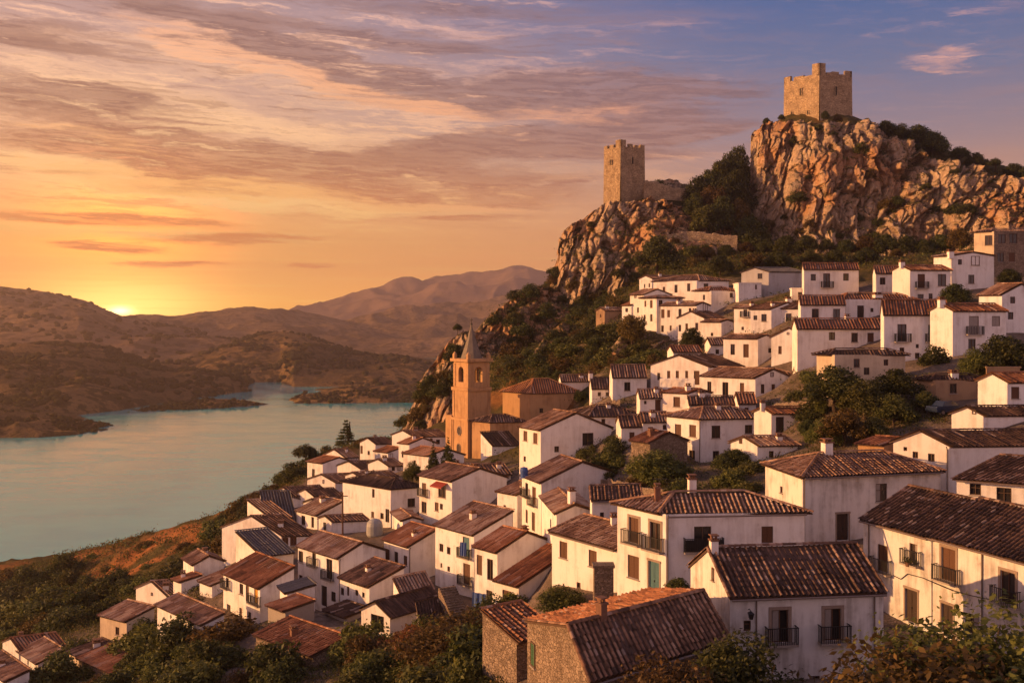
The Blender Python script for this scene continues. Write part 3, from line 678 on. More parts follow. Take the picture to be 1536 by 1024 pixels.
ROCKS = [
 ('orange castle crag', [(1110,310,352,318,308),(1118,262,372,316,304),(1126,206,386,312,300),(1142,189,390,307,296),(1175,184,392,301,290),(1215,190,392,296,284),(1280,187,392,293,278),(1310,197,392,293,277),
            (1340,214,394,291,275),(1372,238,396,287,272),(1400,246,398,284,270),(1425,250,398,281,267),(1465,260,395,276,262),(1500,268,385,271,258),(1545,276,375,266,254),(1620,292,380,259,246)], 470, 190, 5.0, {}),
 ('small tower crag', [(818,446,472,306,292),(829,402,478,306,291),(838,358,480,305,290),(856,342,476,304,289),(880,324,470,303,287),(905,309,462,302,285),(937,304,452,300,282),(972,300,440,299,281),(990,304,425,299,281),(1030,320,400,299,282),(1070,345,385,298,283),(1110,356,380,297,284)], 280, 150, 4.0, {}),
 ('rocks between the towers', [(960,292,312,310,307),(975,276,314,312,307),(1000,270,318,314,307),(1030,278,320,314,307),(1060,292,332,312,307)], 90, 40, 2.0, dict(name='rock_outcrop')),
 ('grey lakeside crag behind the church', [(601,652,672,256,246),(612,622,674,256,244),(624,590,674,255,242),(640,560,674,254,240),(655,536,662,253,238),(672,514,645,252,236),(690,502,625,252,235),(706,500,595,252,236),(722,498,565,253,240),(740,500,550,254,243)], 190, 120, 3.4, dict(back=((4,-.5),(10,-4),(20,-14),(34,-30)))),
 ('ribs of rock above the church', [(708,502,532,268,254),(728,482,548,268,252),(748,466,556,268,251),(772,448,556,270,250),(800,436,548,272,250),(828,436,530,273,253),(850,448,505,272,258)], 190, 100, 3.6, dict(back=((3,.3),(8,-1),(16,-5),(28,-12)), name='rock_outcrop')),
 ('orange outcrop below the upper houses', [(915,524,536,198,195),(930,508,548,199,194),(955,500,552,200,193),(980,502,554,199,192),(1000,508,550,197,191),(1015,518,540,195,191)], 90, 44, 1.5, dict(back=((2,.2),(5,.2),(9,-1)), name='rock_outcrop')),
 ('grey ribs on the scrub slope', [(800,530,547,222,219),(815,512,547,224,218),(830,494,537,227,219),(842,484,517,229,221),(852,490,507,229,224)], 60, 40, 1.6, dict(back=((2,.1),(5,-.5),(9,-2)), name='rock_outcrop')),
 ('rocks under the ruined wall', [(985,362,402,278,271),(1010,356,410,279,271),(1050,362,412,278,269),(1085,366,405,277,269)], 100, 40, 1.6, dict(back=((2,.1),(5,.5),(9,0)), name='rock_outcrop')),
]
ctrl = []
for h in HOUSES + [c + ('', {}) for c in CHURCH_HALLS]:
    p0, r, l, wl, dl, zb = solve(h)
    ctrl.append((p0[0], p0[1], zb))
    c = p0[:2] + r * wl * 0.5 + l * dl * 0.5
    ctrl.append((c[0], c[1], zb + 0.5))
def cp(px, py, D):
    ctrl.append(P(px, py, D))
for (lb, pr, nx_, ny_, am, kw) in ROCKS:
    for (x_, yt_, yb_, dt_, db_) in pr:
        cp(x_, yb_, db_ - 2.5); cp(x_, yb_, db_ - 9) if am > 2.9 else None
        cp(x_, yt_ + 5, dt_ + 5)
        cp(x_, (yt_ + yb_) / 2, (dt_ + db_) / 2 + 5) if am > 2 else None
for a in [(800,690,150),(765,690,152),(830,672,160),(790,672,166),(850,655,176),(872,650,172),(830,655,178),(740,690,160),(815,655,172),(690,694,172),(790,640,186),
          (800,560,215),(860,560,205),(760,590,208),(900,500,225),(850,468,255),(760,510,240),(935,475,222),(1000,405,255),(1100,385,255),
          (1200,385,250),(1300,388,245),(1400,392,232),(1500,365,222),(1600,380,200),(1000,520,185),(960,548,175),(870,575,178),
          (1080,268,305),(1040,292,302),(1120,235,310),
          (800,408,280),(780,432,270),
          
          (560,660,224),(500,676,216),(460,702,208),(420,738,200),(380,765,188),(345,800,176),(320,835,160),(300,875,140),(250,900,142),(200,905,150),(120,945,150),(50,960,150),(0,960,150),(-120,980,150),
          (480,700,228),(430,722,226),(380,748,226),(330,770,240),(280,790,250),(230,808,262),(150,832,290),(100,848,308),(50,862,325),(0,874,338),(-150,890,350),
          (280,820,205),(200,850,215),(100,900,212),(0,915,215),(-150,930,215),(330,810,200),
          (-200,1024,112),(0,1060,95),(200,1040,96),(330,1000,96),(450,1010,88),(560,1000,86),(640,975,88),(700,960,88),(620,1060,76),(450,1080,76),
          (780,930,86),(840,925,84),(900,910,78),(700,1030,66),(800,1060,54),(980,1000,60),(960,1060,48),(1340,1010,62),(1400,970,65),(1330,940,70),(1340,890,76),(1480,1020,56),(1250,1120,48),(1500,1150,46),(1100,1150,44),
          (1230,700,98),(1270,660,104),(1330,640,104),(1400,640,100),(1290,620,109),(985,735,112),(1100,722,108),(930,770,100),(1330,840,80),
          (1500,545,112),(1440,545,116),(1400,450,150),(1520,425,160),(1000,880,73)]:
    cp(*a)
# behind the crest and in the lake
for (px, D, z) in [(1227,345,44),(1350,340,38),(1450,330,30),(1600,310,30),(1080,345,30),(935,345,14),(850,335,-8),(780,320,-30),(700,300,-40),(620,290,-62),(560,275,-66),(500,270,-70),(430,275,-78),(380,280,-84),(330,300,-88),(230,320,-93),(100,362,-98),(0,392,-100),(-150,400,-100),
                   (1227,430,-40),(1450,430,-40),(1650,430,-40),(1080,430,-60),(935,420,-80),(800,400,-99),(700,380,-104),(600,370,-106),(500,350,-106),(400,350,-106),(200,400,-106),(0,440,-106),(-200,450,-106),
                   (-400,180,-60),(-400,330,-96),(-400,120,-46),(1900,200,10),(1900,260,25),(1900,120,-12),(1900,60,-22),(2200,140,0)]:
    X = (px - CX) / F * D
    ctrl.append((X, D, z))
for (x, y, z) in [(0,30,-22),(30,30,-22),(-30,30,-26),(-60,60,-36),(-90,90,-44),(0,10,-21),(40,10,-20),(-40,10,-28),(0,48,-23.5),(-20,50,-27),(20,45,-22.3)]:
    ctrl.append((x, y, z))
ctrl = np.array(ctrl)
_cx, _cz = ctrl[:, :2], ctrl[:, 2]
def _kern(a, b):
    d = np.sqrt(((a[:, None, :] - b[None, :, :]) ** 2).sum(-1) + 4.0)
    return d
_A = _kern(_cx, _cx)
_n = len(ctrl)
_S = np.zeros((_n + 3, _n + 3))
_S[:_n, :_n] = _A - np.eye(_n) * 3.0
_S[:_n, _n] = 1; _S[:_n, _n + 1:] = _cx
_S[_n, :_n] = 1; _S[_n + 1:, :_n] = _cx.T
_w = np.linalg.solve(_S, np.concatenate([_cz, np.zeros(3)]))
def terr0(xy):
    xy = np.asarray(xy, float).reshape(-1, 2)
    out = np.empty(len(xy))
    for i in range(0, len(xy), 20000):
        b = xy[i:i + 20000]
        out[i:i + 20000] = _kern(b, _cx) @ _w[:_n] + _w[_n] + b @ _w[_n + 1:]
    return out
# footprints, for keeping the ground rough only outside the village
foot = []
for h in HOUSES:
    p0, r, l, wl, dl, zb = solve(h)
    foot.append((p0[:2] + r * wl * .5 + l * dl * .5, max(wl, dl) * .5))
foot_c = np.array([f[0] for f in foot]); foot_r = np.array([f[1] for f in foot])
def town(xy):
    d = np.sqrt(((xy[:, None, :] - foot_c[None]) ** 2).sum(-1)) - foot_r[None]
    m = d.min(1)
    return np.clip(1 - m / 9.0, 0, 1)

na, nd = 420, 330
az = np.radians(np.linspace(-43, 43, na)); dd = np.geomspace(8, 470, nd)
DD, AA = np.meshgrid(dd, az, indexing='ij')
GX, GY = (DD * np.tan(AA)).ravel(), DD.ravel()
gxy = np.stack([GX, GY], 1)
gz = terr0(gxy)
tw = np.concatenate([town(gxy[i:i + 20000]) for i in range(0, len(gxy), 20000)])
p3 = np.stack([GX, GY, gz * 0.4], 1)
rough = (1 - tw) * np.clip((GY - 40) / 60, 0, 1)
gz = gz + rough * (1.3 * fbm(p3 * 0.09, 4) + 0.9 * np.maximum(ridged(p3 * 0.16, 3) - 0.5, 0))
idx = np.arange(na * nd).reshape(nd, na)
Qg = np.stack([idx[:-1, :-1], idx[:-1, 1:], idx[1:, 1:], idx[1:, :-1]], -1).reshape(-1, 4)

def poly_mask(px_poly, D_guess):
    pts = [(((x - CX) / F * d), d) for (x, d) in px_poly]
    return pts
def in_poly(xy, pts):
    x, y = xy[:, 0], xy[:, 1]; c = np.zeros(len(xy), bool); n = len(pts)
    for i in range(n):
        x1, y1 = pts[i]; x2, y2 = pts[(i + 1) % n]
        c ^= ((y1 > y) != (y2 > y)) & (x < (x2 - x1) * (y - y1) / (y2 - y1 + 1e-9) + x1)
    return c

def ground_mat():
    m, t = new_mat('hillside_ground')
    g = t.n('ShaderNodeNewGeometry'); pos = g.outputs['Position']
    at = t.n('ShaderNodeAttribute'); at.attribute_name = 'cover'
    ar, ag, ab = t.sep(at.outputs['Color'])
    big = t.noise(pos, 0.07, 6, 0.65); mid = t.noise(pos, 0.4, 6, 0.65); fine_ = t.noise(pos, 3.0, 5, 0.65)
    scrub = t.ramp(t.m('ADD', t.m('MULTIPLY', mid, 0.6), t.m('MULTIPLY', big, 0.4)), [(0.34, rgba(0.028, 0.03, 0.01)), (0.5, rgba(0.075, 0.06, 0.02)), (0.66, rgba(0.16, 0.105, 0.04))])
    dry = t.ramp(t.noise(t.vm('MULTIPLY', pos, (0.5, 1.4, 1.0)), 0.5, 6, 0.65), [(0.35, rgba(0.21, 0.075, 0.025)), (0.55, rgba(0.40, 0.155, 0.05)), (0.7, rgba(0.33, 0.15, 0.06))])
    soil = t.ramp(mid, [(0.3, rgba(0.11, 0.08, 0.058)), (0.55, rgba(0.21, 0.155, 0.115)), (0.75, rgba(0.34, 0.26, 0.20))])
    col = t.mix(ar, scrub, dry)
    col = t.mix(ag, col, soil)
    nz = t.sep(g.outputs['Normal'])[2]
    rockc = t.ramp(fine_, [(0.3, rgba(0.14, 0.09, 0.055)), (0.7, rgba(0.33, 0.23, 0.14))])
    steep = t.rng(t.m('ADD', nz, t.m('MULTIPLY', t.m('SUBTRACT', mid, 0.5), 0.5)), 0.66, 0.54)
    col = t.mix(t.m('MULTIPLY', steep, 0.9), col, rockc)
    col = t.mix(t.rng(fine_, 0.35, 0.7, 0, 0.4), col, rgba(0.02, 0.018, 0.01))
    finish(t, col, 0.95, t.m('ADD', mid, fine_), 0.8, 0.25, 0.05)
    return m
M['ground'] = ground_mat()
terrain = mesh_np('hillside', np.stack([GX, GY, gz], 1), Qg, M['ground'], smooth=True)
tag(terrain, 'scrubby village hillside falling to the lake', kind='structure')
field = [((x - CX) / F * d, d) for (x, d) in [(95,225),(130,282),(200,262),(262,238),(320,222),(300,205),(250,190),(190,178),(110,182)]]
lane = [((x - CX) / F * d, d) for (x, d) in [(1300,84),(1322,56),(1300,44),(1700,44),(1560,58),(1440,68),(1345,80)]]
dry_m = in_poly(gxy, field).astype(float)
cover = np.zeros((len(gxy), 4), np.float32); cover[:, 3] = 1
dn = fbm(np.stack([GX * .05, GY * .05, GX * 0], 1), 4)
cover[:, 0] = np.clip(dry_m * (0.75 + dn * 2.2), 0, 1)
# a few dry grass patches elsewhere on the slopes
cover[:, 0] = np.maximum(cover[:, 0], np.clip((dn - 0.30) * 4, 0, 0.55) * (1 - tw))
cover[:, 1] = np.clip(tw * 1.4, 0, 1) * (1 - dry_m)
ca = terrain.data.color_attributes.new('cover', 'FLOAT_COLOR', 'POINT'); ca.data.foreach_set('color', cover.ravel())

GBVH = [BVHTree.FromPolygons([tuple(v) for v in np.stack([GX, GY, gz], 1)], [tuple(int(i) for i in q) for q in Qg])]
def hit(px, py):
    d = Vector(((px - CX) / F, 1.0, (HY - py) / F)).normalized()
    best = None
    for k_, b in enumerate(GBVH):
        h_ = b.ray_cast(Vector((0, 0, 0)), d)
        if h_[0] is not None and (best is None or h_[3] < best[3]):
            best = h_; HIT_ROCK[0] = k_ > 0
    return best
HIT_ROCK = [False]
def ground_z(x, y):
    zs = [h_[0].z for h_ in (b.ray_cast(Vector((x, y, 400)), Vector((0, 0, -1))) for b in GBVH) if h_[0] is not None]
    return max(zs) if zs else float(terr0([(x, y)])[0])

# cobbled lane between the two foreground houses: a sheet a little above the ground
lx, ly = np.meshgrid(np.linspace(15, 36, 44), np.linspace(44, 84, 80))
lxy = np.stack([lx.ravel(), ly.ravel()], 1)
lin_ = in_poly(lxy, lane).reshape(lx.shape)
lz = np.array([ground_z(x, y) for x, y in lxy]) + 0.06 + 0.03 * fbm(np.c_[lxy, lxy[:, :1] * 0] * 1.5, 3)
li = np.arange(lx.size).reshape(lx.shape)
keep = lin_[:-1, :-1] & lin_[1:, 1:] & lin_[:-1, 1:] & lin_[1:, :-1]
LQ = np.stack([li[:-1, :-1], li[:-1, 1:], li[1:, 1:], li[1:, :-1]], -1)[keep]
street = mesh_np('street', np.c_[lxy, lz], LQ, M['cobble'], smooth=True)
tag(street, 'cobbled lane', kind='structure')

# ------------------------------------------------------------------ rock
def rock_mat():
    m, t = new_mat('limestone_cliff')
    g = t.n('ShaderNodeNewGeometry'); pos = g.outputs['Position']
    big = t.noise(pos, 0.06, 6, 0.6)
    stre = t.noise(t.vm('MULTIPLY', pos, (1, 1, 0.28)), 0.42, 7, 0.68)
    fine_ = t.noise(pos, 1.3, 7, 0.7)
    f = t.m('ADD', t.m('MULTIPLY', stre, 0.55), t.m('MULTIPLY', fine_, 0.45))
    col = t.ramp(f, [(0.33, rgba(0.13, 0.095, 0.07)), (0.43, rgba(0.28, 0.195, 0.13)), (0.55, rgba(0.45, 0.32, 0.21)), (0.68, rgba(0.58, 0.46, 0.34))])
    col = t.mix(t.rng(big, 0.46, 0.62, 0, 0.7), col, rgba(0.40, 0.19, 0.08))
    col = t.mix(t.rng(t.noise(t.vm('MULTIPLY', pos, (1, 1, 0.22)), 0.2, 6, 0.65), 0.55, 0.68, 0, 0.6), col, rgba(0.15, 0.125, 0.11))
    nz = t.sep(g.outputs['Normal'])[2]
    moss = t.rng(t.m('ADD', nz, t.m('MULTIPLY', t.m('SUBTRACT', fine_, 0.5), 1.0)), 0.55, 0.75)
    col = t.mix(t.m('MULTIPLY', moss, 0.85), col, rgba(0.055, 0.048, 0.017))
    finish(t, col, 0.95, t.m('ADD', t.m('MULTIPLY', stre, 1.0), fine_), 0.9, 0.5, 0.05)
    return m
M['rock'] = rock_mat()

def rock_sheet(label, prof, nx, ny, amp, back=((3, .4), (8, 0.5), (16, -1), (28, -6), (45, -20)), cover_z=0.0, scale=1.0, name='cliff', ymarg=0.10):
    """a rock face between a base line and a top line, with its plateau running back; real relief, leaning"""
    prof = np.array(prof, float)
    px = np.linspace(prof[0, 0], prof[-1, 0], nx)
    yt = np.interp(px, prof[:, 0], prof[:, 1]); yb = np.interp(px, prof[:, 0], prof[:, 2])
    dt = np.interp(px, prof[:, 0], prof[:, 3]); db = np.interp(px, prof[:, 0], prof[:, 4])
    yb = yb + (yb - yt) * ymarg
    t = np.linspace(0, 1, ny)[:, None]
    y = yb + (yt - yb) * t
    D = db + (dt - db) * t ** 1.25
    X = (px - CX) / F * D; Z = (HY - y) / F * D
    pts = np.stack([X, D, Z], -1).reshape(-1, 3)
    q = pts * np.array((1, 1, 0.42)) * 0.055 * scale
    d1 = ridged(q * np.array((1.25, 1.25, 0.55)), 3, 0.5)   # buttresses
    crack = np.clip(1 - 9.0 * np.abs(pnoise(pts * np.array((.16, .16, .035)) * scale + 55)), 0, 1) + .6 * np.clip(1 - 8.0 * np.abs(pnoise(pts * np.array((.36, .36, .10)) * scale + 15)), 0, 1)
    d2 = ridged(pts * np.array((1, 1, 0.33)) * 0.17 * scale + 40, 3, 0.55)
    d3 = ridged(pts * np.array((1, 1, 0.6)) * 0.5 * scale + 90, 3, 0.6)
    tt = np.repeat(np.linspace(0, 1, ny), nx)
    d1, d2, d3 = d1 - 0.35, d2 - 0.5, d3 - 0.5
    w1, e1 = worley(pts * np.array((.18, .18, .045)) * scale + 3.3); w2, e2 = worley(pts * np.array((.52, .52, .21)) * scale + 8.1)
    push = amp * (0.36 * w1 + 0.09 * w2 - 0.22 * (1 - e1) - 0.07 * (1 - e2))
    push = push + amp * (0.8 * d1 + 0.16 * d2 + 0.05 * d3 - 0.5 * crack)
    side = amp * 0.35 * fbm(pts * 0.12 * scale + 7, 3) + 0.12 * amp * d3
    up = amp * 0.28 * fbm(pts * 0.2 * scale + 70, 4) + 0.16 * amp * d3
    pts = pts + np.stack([side, -push, up * np.clip(tt * 1.3, 0.2, 1)], 1)
    rows = [pts.reshape(ny, nx, 3)]
    top = rows[0][-1]
    for (bk, dz_) in back:
        nb = top.copy(); nb[:, 1] += bk; nb[:, 0] *= (1 + bk / 320.0)
        nb[:, 2] = top[:, 2] + dz_ + amp * 0.35 * fbm(nb * 0.2 * scale, 4)
        rows.append(nb[None])
    V = np.concatenate(rows, 0); n2 = V.shape[0]
    i_ = np.arange(n2 * nx).reshape(n2, nx)
    Q = np.stack([i_[:-1, :-1], i_[:-1, 1:], i_[1:, 1:], i_[1:, :-1]], -1).reshape(-1, 4)
    V = V.reshape(-1, 3)
    o = mesh_np(name, V, Q, M['rock'], smooth=False)
    tag(o, label, kind='structure')
    GBVH.append(BVHTree.FromPolygons([tuple(v) for v in V], [tuple(int(k) for k in f) for f in Q]))
    return o
for (lb, pr, nx_, ny_, am, kw) in ROCKS:
    rock_sheet(lb, pr, nx_, ny_, am, **kw)

# ------------------------------------------------------------------ lake
def water_mat():
    m, t = new_mat('lake_water')
    pos = t.n('ShaderNodeNewGeometry').outputs['Position']
    wv = t.vm('MULTIPLY', pos, (0.55, 1.0, 1.0))
    a = t.noise(wv, 0.30, 7, 0.66)
    b = t.noise(wv, 0.045, 4, 0.6)
    col = t.mix(t.rng(b, 0.3, 0.7), rgba(0.01, 0.38, 0.39), rgba(0.03, 0.45, 0.42))
    rgh = t.rng(b, 0.35, 0.65, 0.09, 0.18)
    pb, _o = finish(t, col, rgh, t.m('ADD', a, t.m('MULTIPLY', b, 1.2)), 0.11, 0.5, 0.5)
    pb.inputs['IOR'].default_value = 1.8
    return m
M['water'] = water_mat()
wy = np.geomspace(300, 7000, 30); wx = np.linspace(-1, 1, 30)
WX, WY = np.meshgrid(wx, wy); WX = WX * WY * 1.1
wi = np.arange(900).reshape(30, 30)
WQ = np.stack([wi[:-1, :-1], wi[:-1, 1:], wi[1:, 1:], wi[1:, :-1]], -1).reshape(-1, 4)
lake = mesh_np('lake_water', np.stack([WX.ravel(), WY.ravel(), np.full(900, LAKE_Z)], 1), WQ, M['water'])
tag(lake, 'turquoise lake', kind='structure')

# ------------------------------------------------------------------ far hills
def hill_mat(name, cols, sc_, dark=(0.03, 0.026, 0.014), dk=0.75):
    m, t = new_mat(name)
    g = t.n('ShaderNodeNewGeometry'); pos = g.outputs['Position']
    a = t.noise(pos, sc_ * 0.25, 6, 0.6); b = t.noise(pos, sc_, 7, 0.68); c = t.noise(pos, sc_ * 4, 5, 0.65)
    col = t.ramp(t.m('ADD', t.m('MULTIPLY', a, 0.6), t.m('MULTIPLY', b, 0.4)), [(0.36, rgba(*cols[0])), (0.5, rgba(*cols[1])), (0.64, rgba(*cols[2]))])
    trees = t.rng(t.m('ADD', t.m('MULTIPLY', b, 0.55), t.m('MULTIPLY', c, 0.45)), 0.47, 0.56)
    col = t.mix(t.m('MULTIPLY', trees, dk), col, rgba(*dark))
    finish(t, col, 1.0, t.m('ADD', b, c), 0.8, 6.0, 0.0)
    return m
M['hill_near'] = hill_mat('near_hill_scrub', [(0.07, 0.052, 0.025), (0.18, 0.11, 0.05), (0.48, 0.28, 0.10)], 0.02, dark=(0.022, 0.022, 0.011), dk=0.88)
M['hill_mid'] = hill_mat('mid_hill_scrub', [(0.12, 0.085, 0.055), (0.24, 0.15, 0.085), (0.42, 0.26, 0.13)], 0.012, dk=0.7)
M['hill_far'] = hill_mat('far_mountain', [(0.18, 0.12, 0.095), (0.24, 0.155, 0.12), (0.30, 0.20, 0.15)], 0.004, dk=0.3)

HILLSHAPES = []
def hill(label, crest, Dc, Df, mat, amp, fs, nx=260, ny=70, power=1.0, name='hill', front=None, bank=0.0):
    crest = np.array(crest, float)
    px = np.linspace(crest[0, 0], crest[-1, 0], nx)
    cy = np.interp(px, crest[:, 0], crest[:, 1])
    k = np.ones(7) / 7; cy = np.convolve(np.pad(cy, 3, mode='edge'), k, 'valid')
    dfr = np.full(nx, float(Df)) if front is None else np.interp(px, np.array(front)[:, 0], np.array(front)[:, 1])
    zc = (HY - cy) / F * Dc
    t = np.concatenate([np.linspace(0, 1, ny), np.linspace(1.03, 1.5, 14)])[:, None]
    D = dfr + (Dc - dfr) * t
    tt = np.clip(t, 0, 1)
    prof_ = bank + (1 - bank) * tt ** power
    prof_ = np.where(tt <= 0, 0, prof_)
    Z = (LAKE_Z - 1.5) + (zc - LAKE_Z + 1.5) * prof_
    Z = np.where(t > 1, zc - (t - 1) * (zc - LAKE_Z) * 0.9, Z)
    X = (px - CX) / F * D
    pts = np.stack([X, D + 0 * X, Z], -1).reshape(-1, 3)
    env = (np.sin(np.pi * np.clip(t, 0, 1) ** 0.8) * 0.9 + 0.10 * (t > 0.03)) * np.ones(nx)
    n_ = ridged(pts * np.array((1, 0.8, 0.0)) * fs, 4, 0.5) - 0.55
    n2 = fbm(pts * np.array((1, 1, 0.3)) * fs * 3.1, 4, 0.55)
    pts[:, 2] += amp * (env.ravel() * n_ + 0.30 * n2 * np.clip(t * 4, 0, 1).repeat(nx, 1).ravel() * 0.6)
    i_ = np.arange(pts.shape[0]).reshape(-1, nx)
    Q = np.stack([i_[:-1, :-1], i_[:-1, 1:], i_[1:, 1:], i_[1:, :-1]], -1).reshape(-1, 4)
    o = mesh_np(name, pts, Q, mat, smooth=True)
    tag(o, label, kind='structure')
    HILLSHAPES.append((pts.reshape(-1, nx, 3), ny))
    return o
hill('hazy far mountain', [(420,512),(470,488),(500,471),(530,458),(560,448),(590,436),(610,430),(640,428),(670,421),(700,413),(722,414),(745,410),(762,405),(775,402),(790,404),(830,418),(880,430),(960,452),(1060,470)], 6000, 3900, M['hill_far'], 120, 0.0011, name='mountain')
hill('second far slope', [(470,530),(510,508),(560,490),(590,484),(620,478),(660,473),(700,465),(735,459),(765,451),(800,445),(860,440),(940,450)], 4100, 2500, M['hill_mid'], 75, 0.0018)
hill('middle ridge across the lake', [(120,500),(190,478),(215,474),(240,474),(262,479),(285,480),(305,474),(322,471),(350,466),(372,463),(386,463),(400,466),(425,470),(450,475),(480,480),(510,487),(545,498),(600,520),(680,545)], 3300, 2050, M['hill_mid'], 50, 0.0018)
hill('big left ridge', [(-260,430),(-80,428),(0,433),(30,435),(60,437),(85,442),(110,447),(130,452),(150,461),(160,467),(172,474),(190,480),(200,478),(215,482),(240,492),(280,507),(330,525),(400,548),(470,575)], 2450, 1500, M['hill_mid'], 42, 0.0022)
hill('rounded hill across the lake', [(250,556),(300,532),(340,515),(362,508),(380,503),(400,500),(415,499),(435,500),(455,505),(490,517),(520,526),(560,536),(600,541),(650,552),(740,565)], 1750, 1330, M['hill_near'], 22, 0.0042, front=[(250,1200),(360,1320),(420,1340),(440,1250),(740,1250)])
hill('near left hill across the lake', [(-220,500),(-60,512),(0,522),(40,516),(60,514),(100,513),(130,516),(160,523),(200,536),(235,546),(270,552),(310,560),(350,570),(372,580)], 1330, 960, M['hill_near'], 20, 0.0045, front=[(-220,850),(0,850),(120,905),(180,945),(372,1180)])
hill('dark peninsula in the lake', [(-240,596),(-80,600),(0,608),(25,610),(50,615),(80,621),(110,629),(140,637),(160,643),(173,647)], 850, 745, M['hill_near'], 6, 0.02, nx=200, ny=36, front=[(-240,700),(0,735),(60,738),(110,752),(150,785),(173,805)])
hill('low spit in the lake', [(195,618),(215,613),(240,607),(280,601),(310,598),(345,599),(370,601),(390,605),(402,609)], 1020, 950, M['hill_near'], 3, 0.02, nx=160, ny=30, front=[(195,930),(240,945),(320,965),(402,1010)], bank=.12)
hill('reddish far shore', [(414,612),(425,603),(450,594),(480,590),(505,584),(530,581),(560,580),(600,578),(660,572),(760,560)], 1150, 1020, M['hill_near'], 6, 0.02, nx=160, ny=30, front=[(414,1010),(470,1020),(760,1040)], bank=.15)

# low trees and scrub spotting the far hills: far too many to count, one mass
def blob(nsub=1):
    import bmesh
    b = bmesh.new(); bmesh.ops.create_icosphere(b, subdivisions=nsub, radius=1.0)
    v = np.array([x.co[:] for x in b.verts]); f = np.array([[q.index for q in p.verts] for p in b.faces]); b.free()
    return v, f
M['farleaf'] = flat_mat('far_scrub_leaves', (0.045, 0.04, 0.016), 1.0, 0.4, 0.05, 0.0)
bv, bf = blob(1)
SV, SF, cnt = [], [], 0
r2 = np.random.default_rng(3)
for (shape, ny), num, size in zip(HILLSHAPES[3:], (900, 1500, 2400, 500, 320, 420), (5.5, 4.2, 3.4, 2.2, 2.2, 2.4)):
    ii = r2.integers(1, ny - 1, num * 3); jj = r2.integers(0, shape.shape[1], num * 3)
    p = shape[ii, jj]
    dens = fbm(p * np.array((1, 1, 0)) * 0.012, 3) + r2.normal(size=len(p)) * 0.12
    sel = np.argsort(-dens)[:num]
    for k in sel:
        s = size * r2.uniform(0.5, 1.4)
        vv = bv * (1 + r2.normal(size=bv.shape) * 0.14) * np.array((s, s, s * r2.uniform(0.5, 0.9))) + p[k] + np.array((r2.normal() * 3, r2.normal() * 3, s * 0.25))
        SV.append(vv); SF.append(bf + cnt); cnt += len(bv)
scrub = mesh_np('far_woodland', np.concatenate(SV), np.concatenate(SF), M['farleaf'])
tag(scrub, 'scrub and low trees dotted over the hills across the lake', kind='stuff')
# ------------------------------------------------------------------ house builder
def unit(v): return v / (np.linalg.norm(v) + 1e-12)
def slope(A, B, TA, TB, period, seg, rowh, amp, hip=False, lift=0.045, jit=0.012, seed=0, vdiv=1):
    """barrel tiles over one roof plane; returns vertices, quads, uv"""
    A, B, TA, TB = [np.array(p, float) for p in (A, B, TA, TB)]
    U = unit(B - A); L = np.linalg.norm(B - A)
    N = unit(np.cross(U, (TA + TB) / 2 - A))
    if N[2] < 0: N = -N
    Vv = unit(np.cross(N, U))
    if np.dot(Vv, TA - A) < 0: Vv = -Vv
    H = np.dot(TA - A, Vv); ua = np.dot(TA - A, U); ub = np.dot(TB - A, U)
    nper = max(1, round(L / period)); nc = nper * seg + 1
    u = np.linspace(0, L, nc)
    shear = 0.0
    if not hip:
        shear = (ua + (ub - L)) * 0.5
        vmax = np.full(nc, H)
    else:
        vmax = np.minimum(H, np.minimum(H * u / max(ua, 1e-3) if ua > 1e-3 else 1e9, H * (L - u) / max(L - ub, 1e-3) if L - ub > 1e-3 else 1e9))
        vmax = np.clip(vmax, 0, H)
    nr = max(1, int(math.ceil(H / rowh))); rh = H / nr
    rg = np.random.default_rng(seed)
    ph = np.arange(nc) / seg
    prof = amp * np.cos(2 * np.pi * ph)
    if seg == 2: prof = amp * np.where(np.arange(nc) % 2 == 0, 1, -1)
    colj = rg.normal(size=nper + 1)[np.minimum((np.arange(nc) + seg // 2) // seg, nper)] * jit
    sag = -0.11 * np.sin(np.pi * u / L) * min(1, L / 8)
    v0 = np.arange(nr)[:, None] * rh
    rowsj = rg.normal(size=(nr, nper + 1))[:, np.minimum((np.arange(nc) + seg // 2) // seg, nper)] * jit
    lo_v = np.minimum(v0 - 0.03, vmax[None]); hi_v = np.minimum(v0 + rh + 0.02, vmax[None])
    lo_h = prof[None] + lift + colj[None] + rowsj + sag[None] * np.clip(lo_v / H, 0, 1); hi_h = prof[None] + colj[None] + sag[None] * np.clip(hi_v / H, 0, 1) + 0 * rowsj
    uu = u[None] + 0 * lo_v
    if not hip:
        ulo = uu + shear * lo_v / H; uhi = uu + shear * hi_v / H
    else:
        ulo = uhi = uu
    lo = A + ulo[..., None] * U + lo_v[..., None] * Vv + lo_h[..., None] * N
    hi = A + uhi[..., None] * U + hi_v[..., None] * Vv + hi_h[..., None] * N
    V = np.stack([lo, hi], 1).reshape(-1, 3)          # row, (lo,hi), col
    i_ = np.arange(nr * 2 * nc).reshape(nr, 2, nc)
    Q = np.stack([i_[:, 0, :-1], i_[:, 0, 1:], i_[:, 1, 1:], i_[:, 1, :-1]], -1)
    ok = ((hi_v - lo_v)[:, :-1] + (hi_v - lo_v)[:, 1:]) > 0.06
    tu = (ph[:-1] + ph[1:]) / 2 + 0.5
    pm = (prof[:-1] + prof[1:]) / 2
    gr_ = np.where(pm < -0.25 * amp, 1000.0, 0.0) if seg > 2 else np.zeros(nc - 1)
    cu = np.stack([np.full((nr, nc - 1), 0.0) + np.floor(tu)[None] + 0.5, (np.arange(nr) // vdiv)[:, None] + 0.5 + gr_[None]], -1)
    uv = np.repeat(cu[:, :, None, :], 4, 2)
    return V, Q[ok], uv[ok]

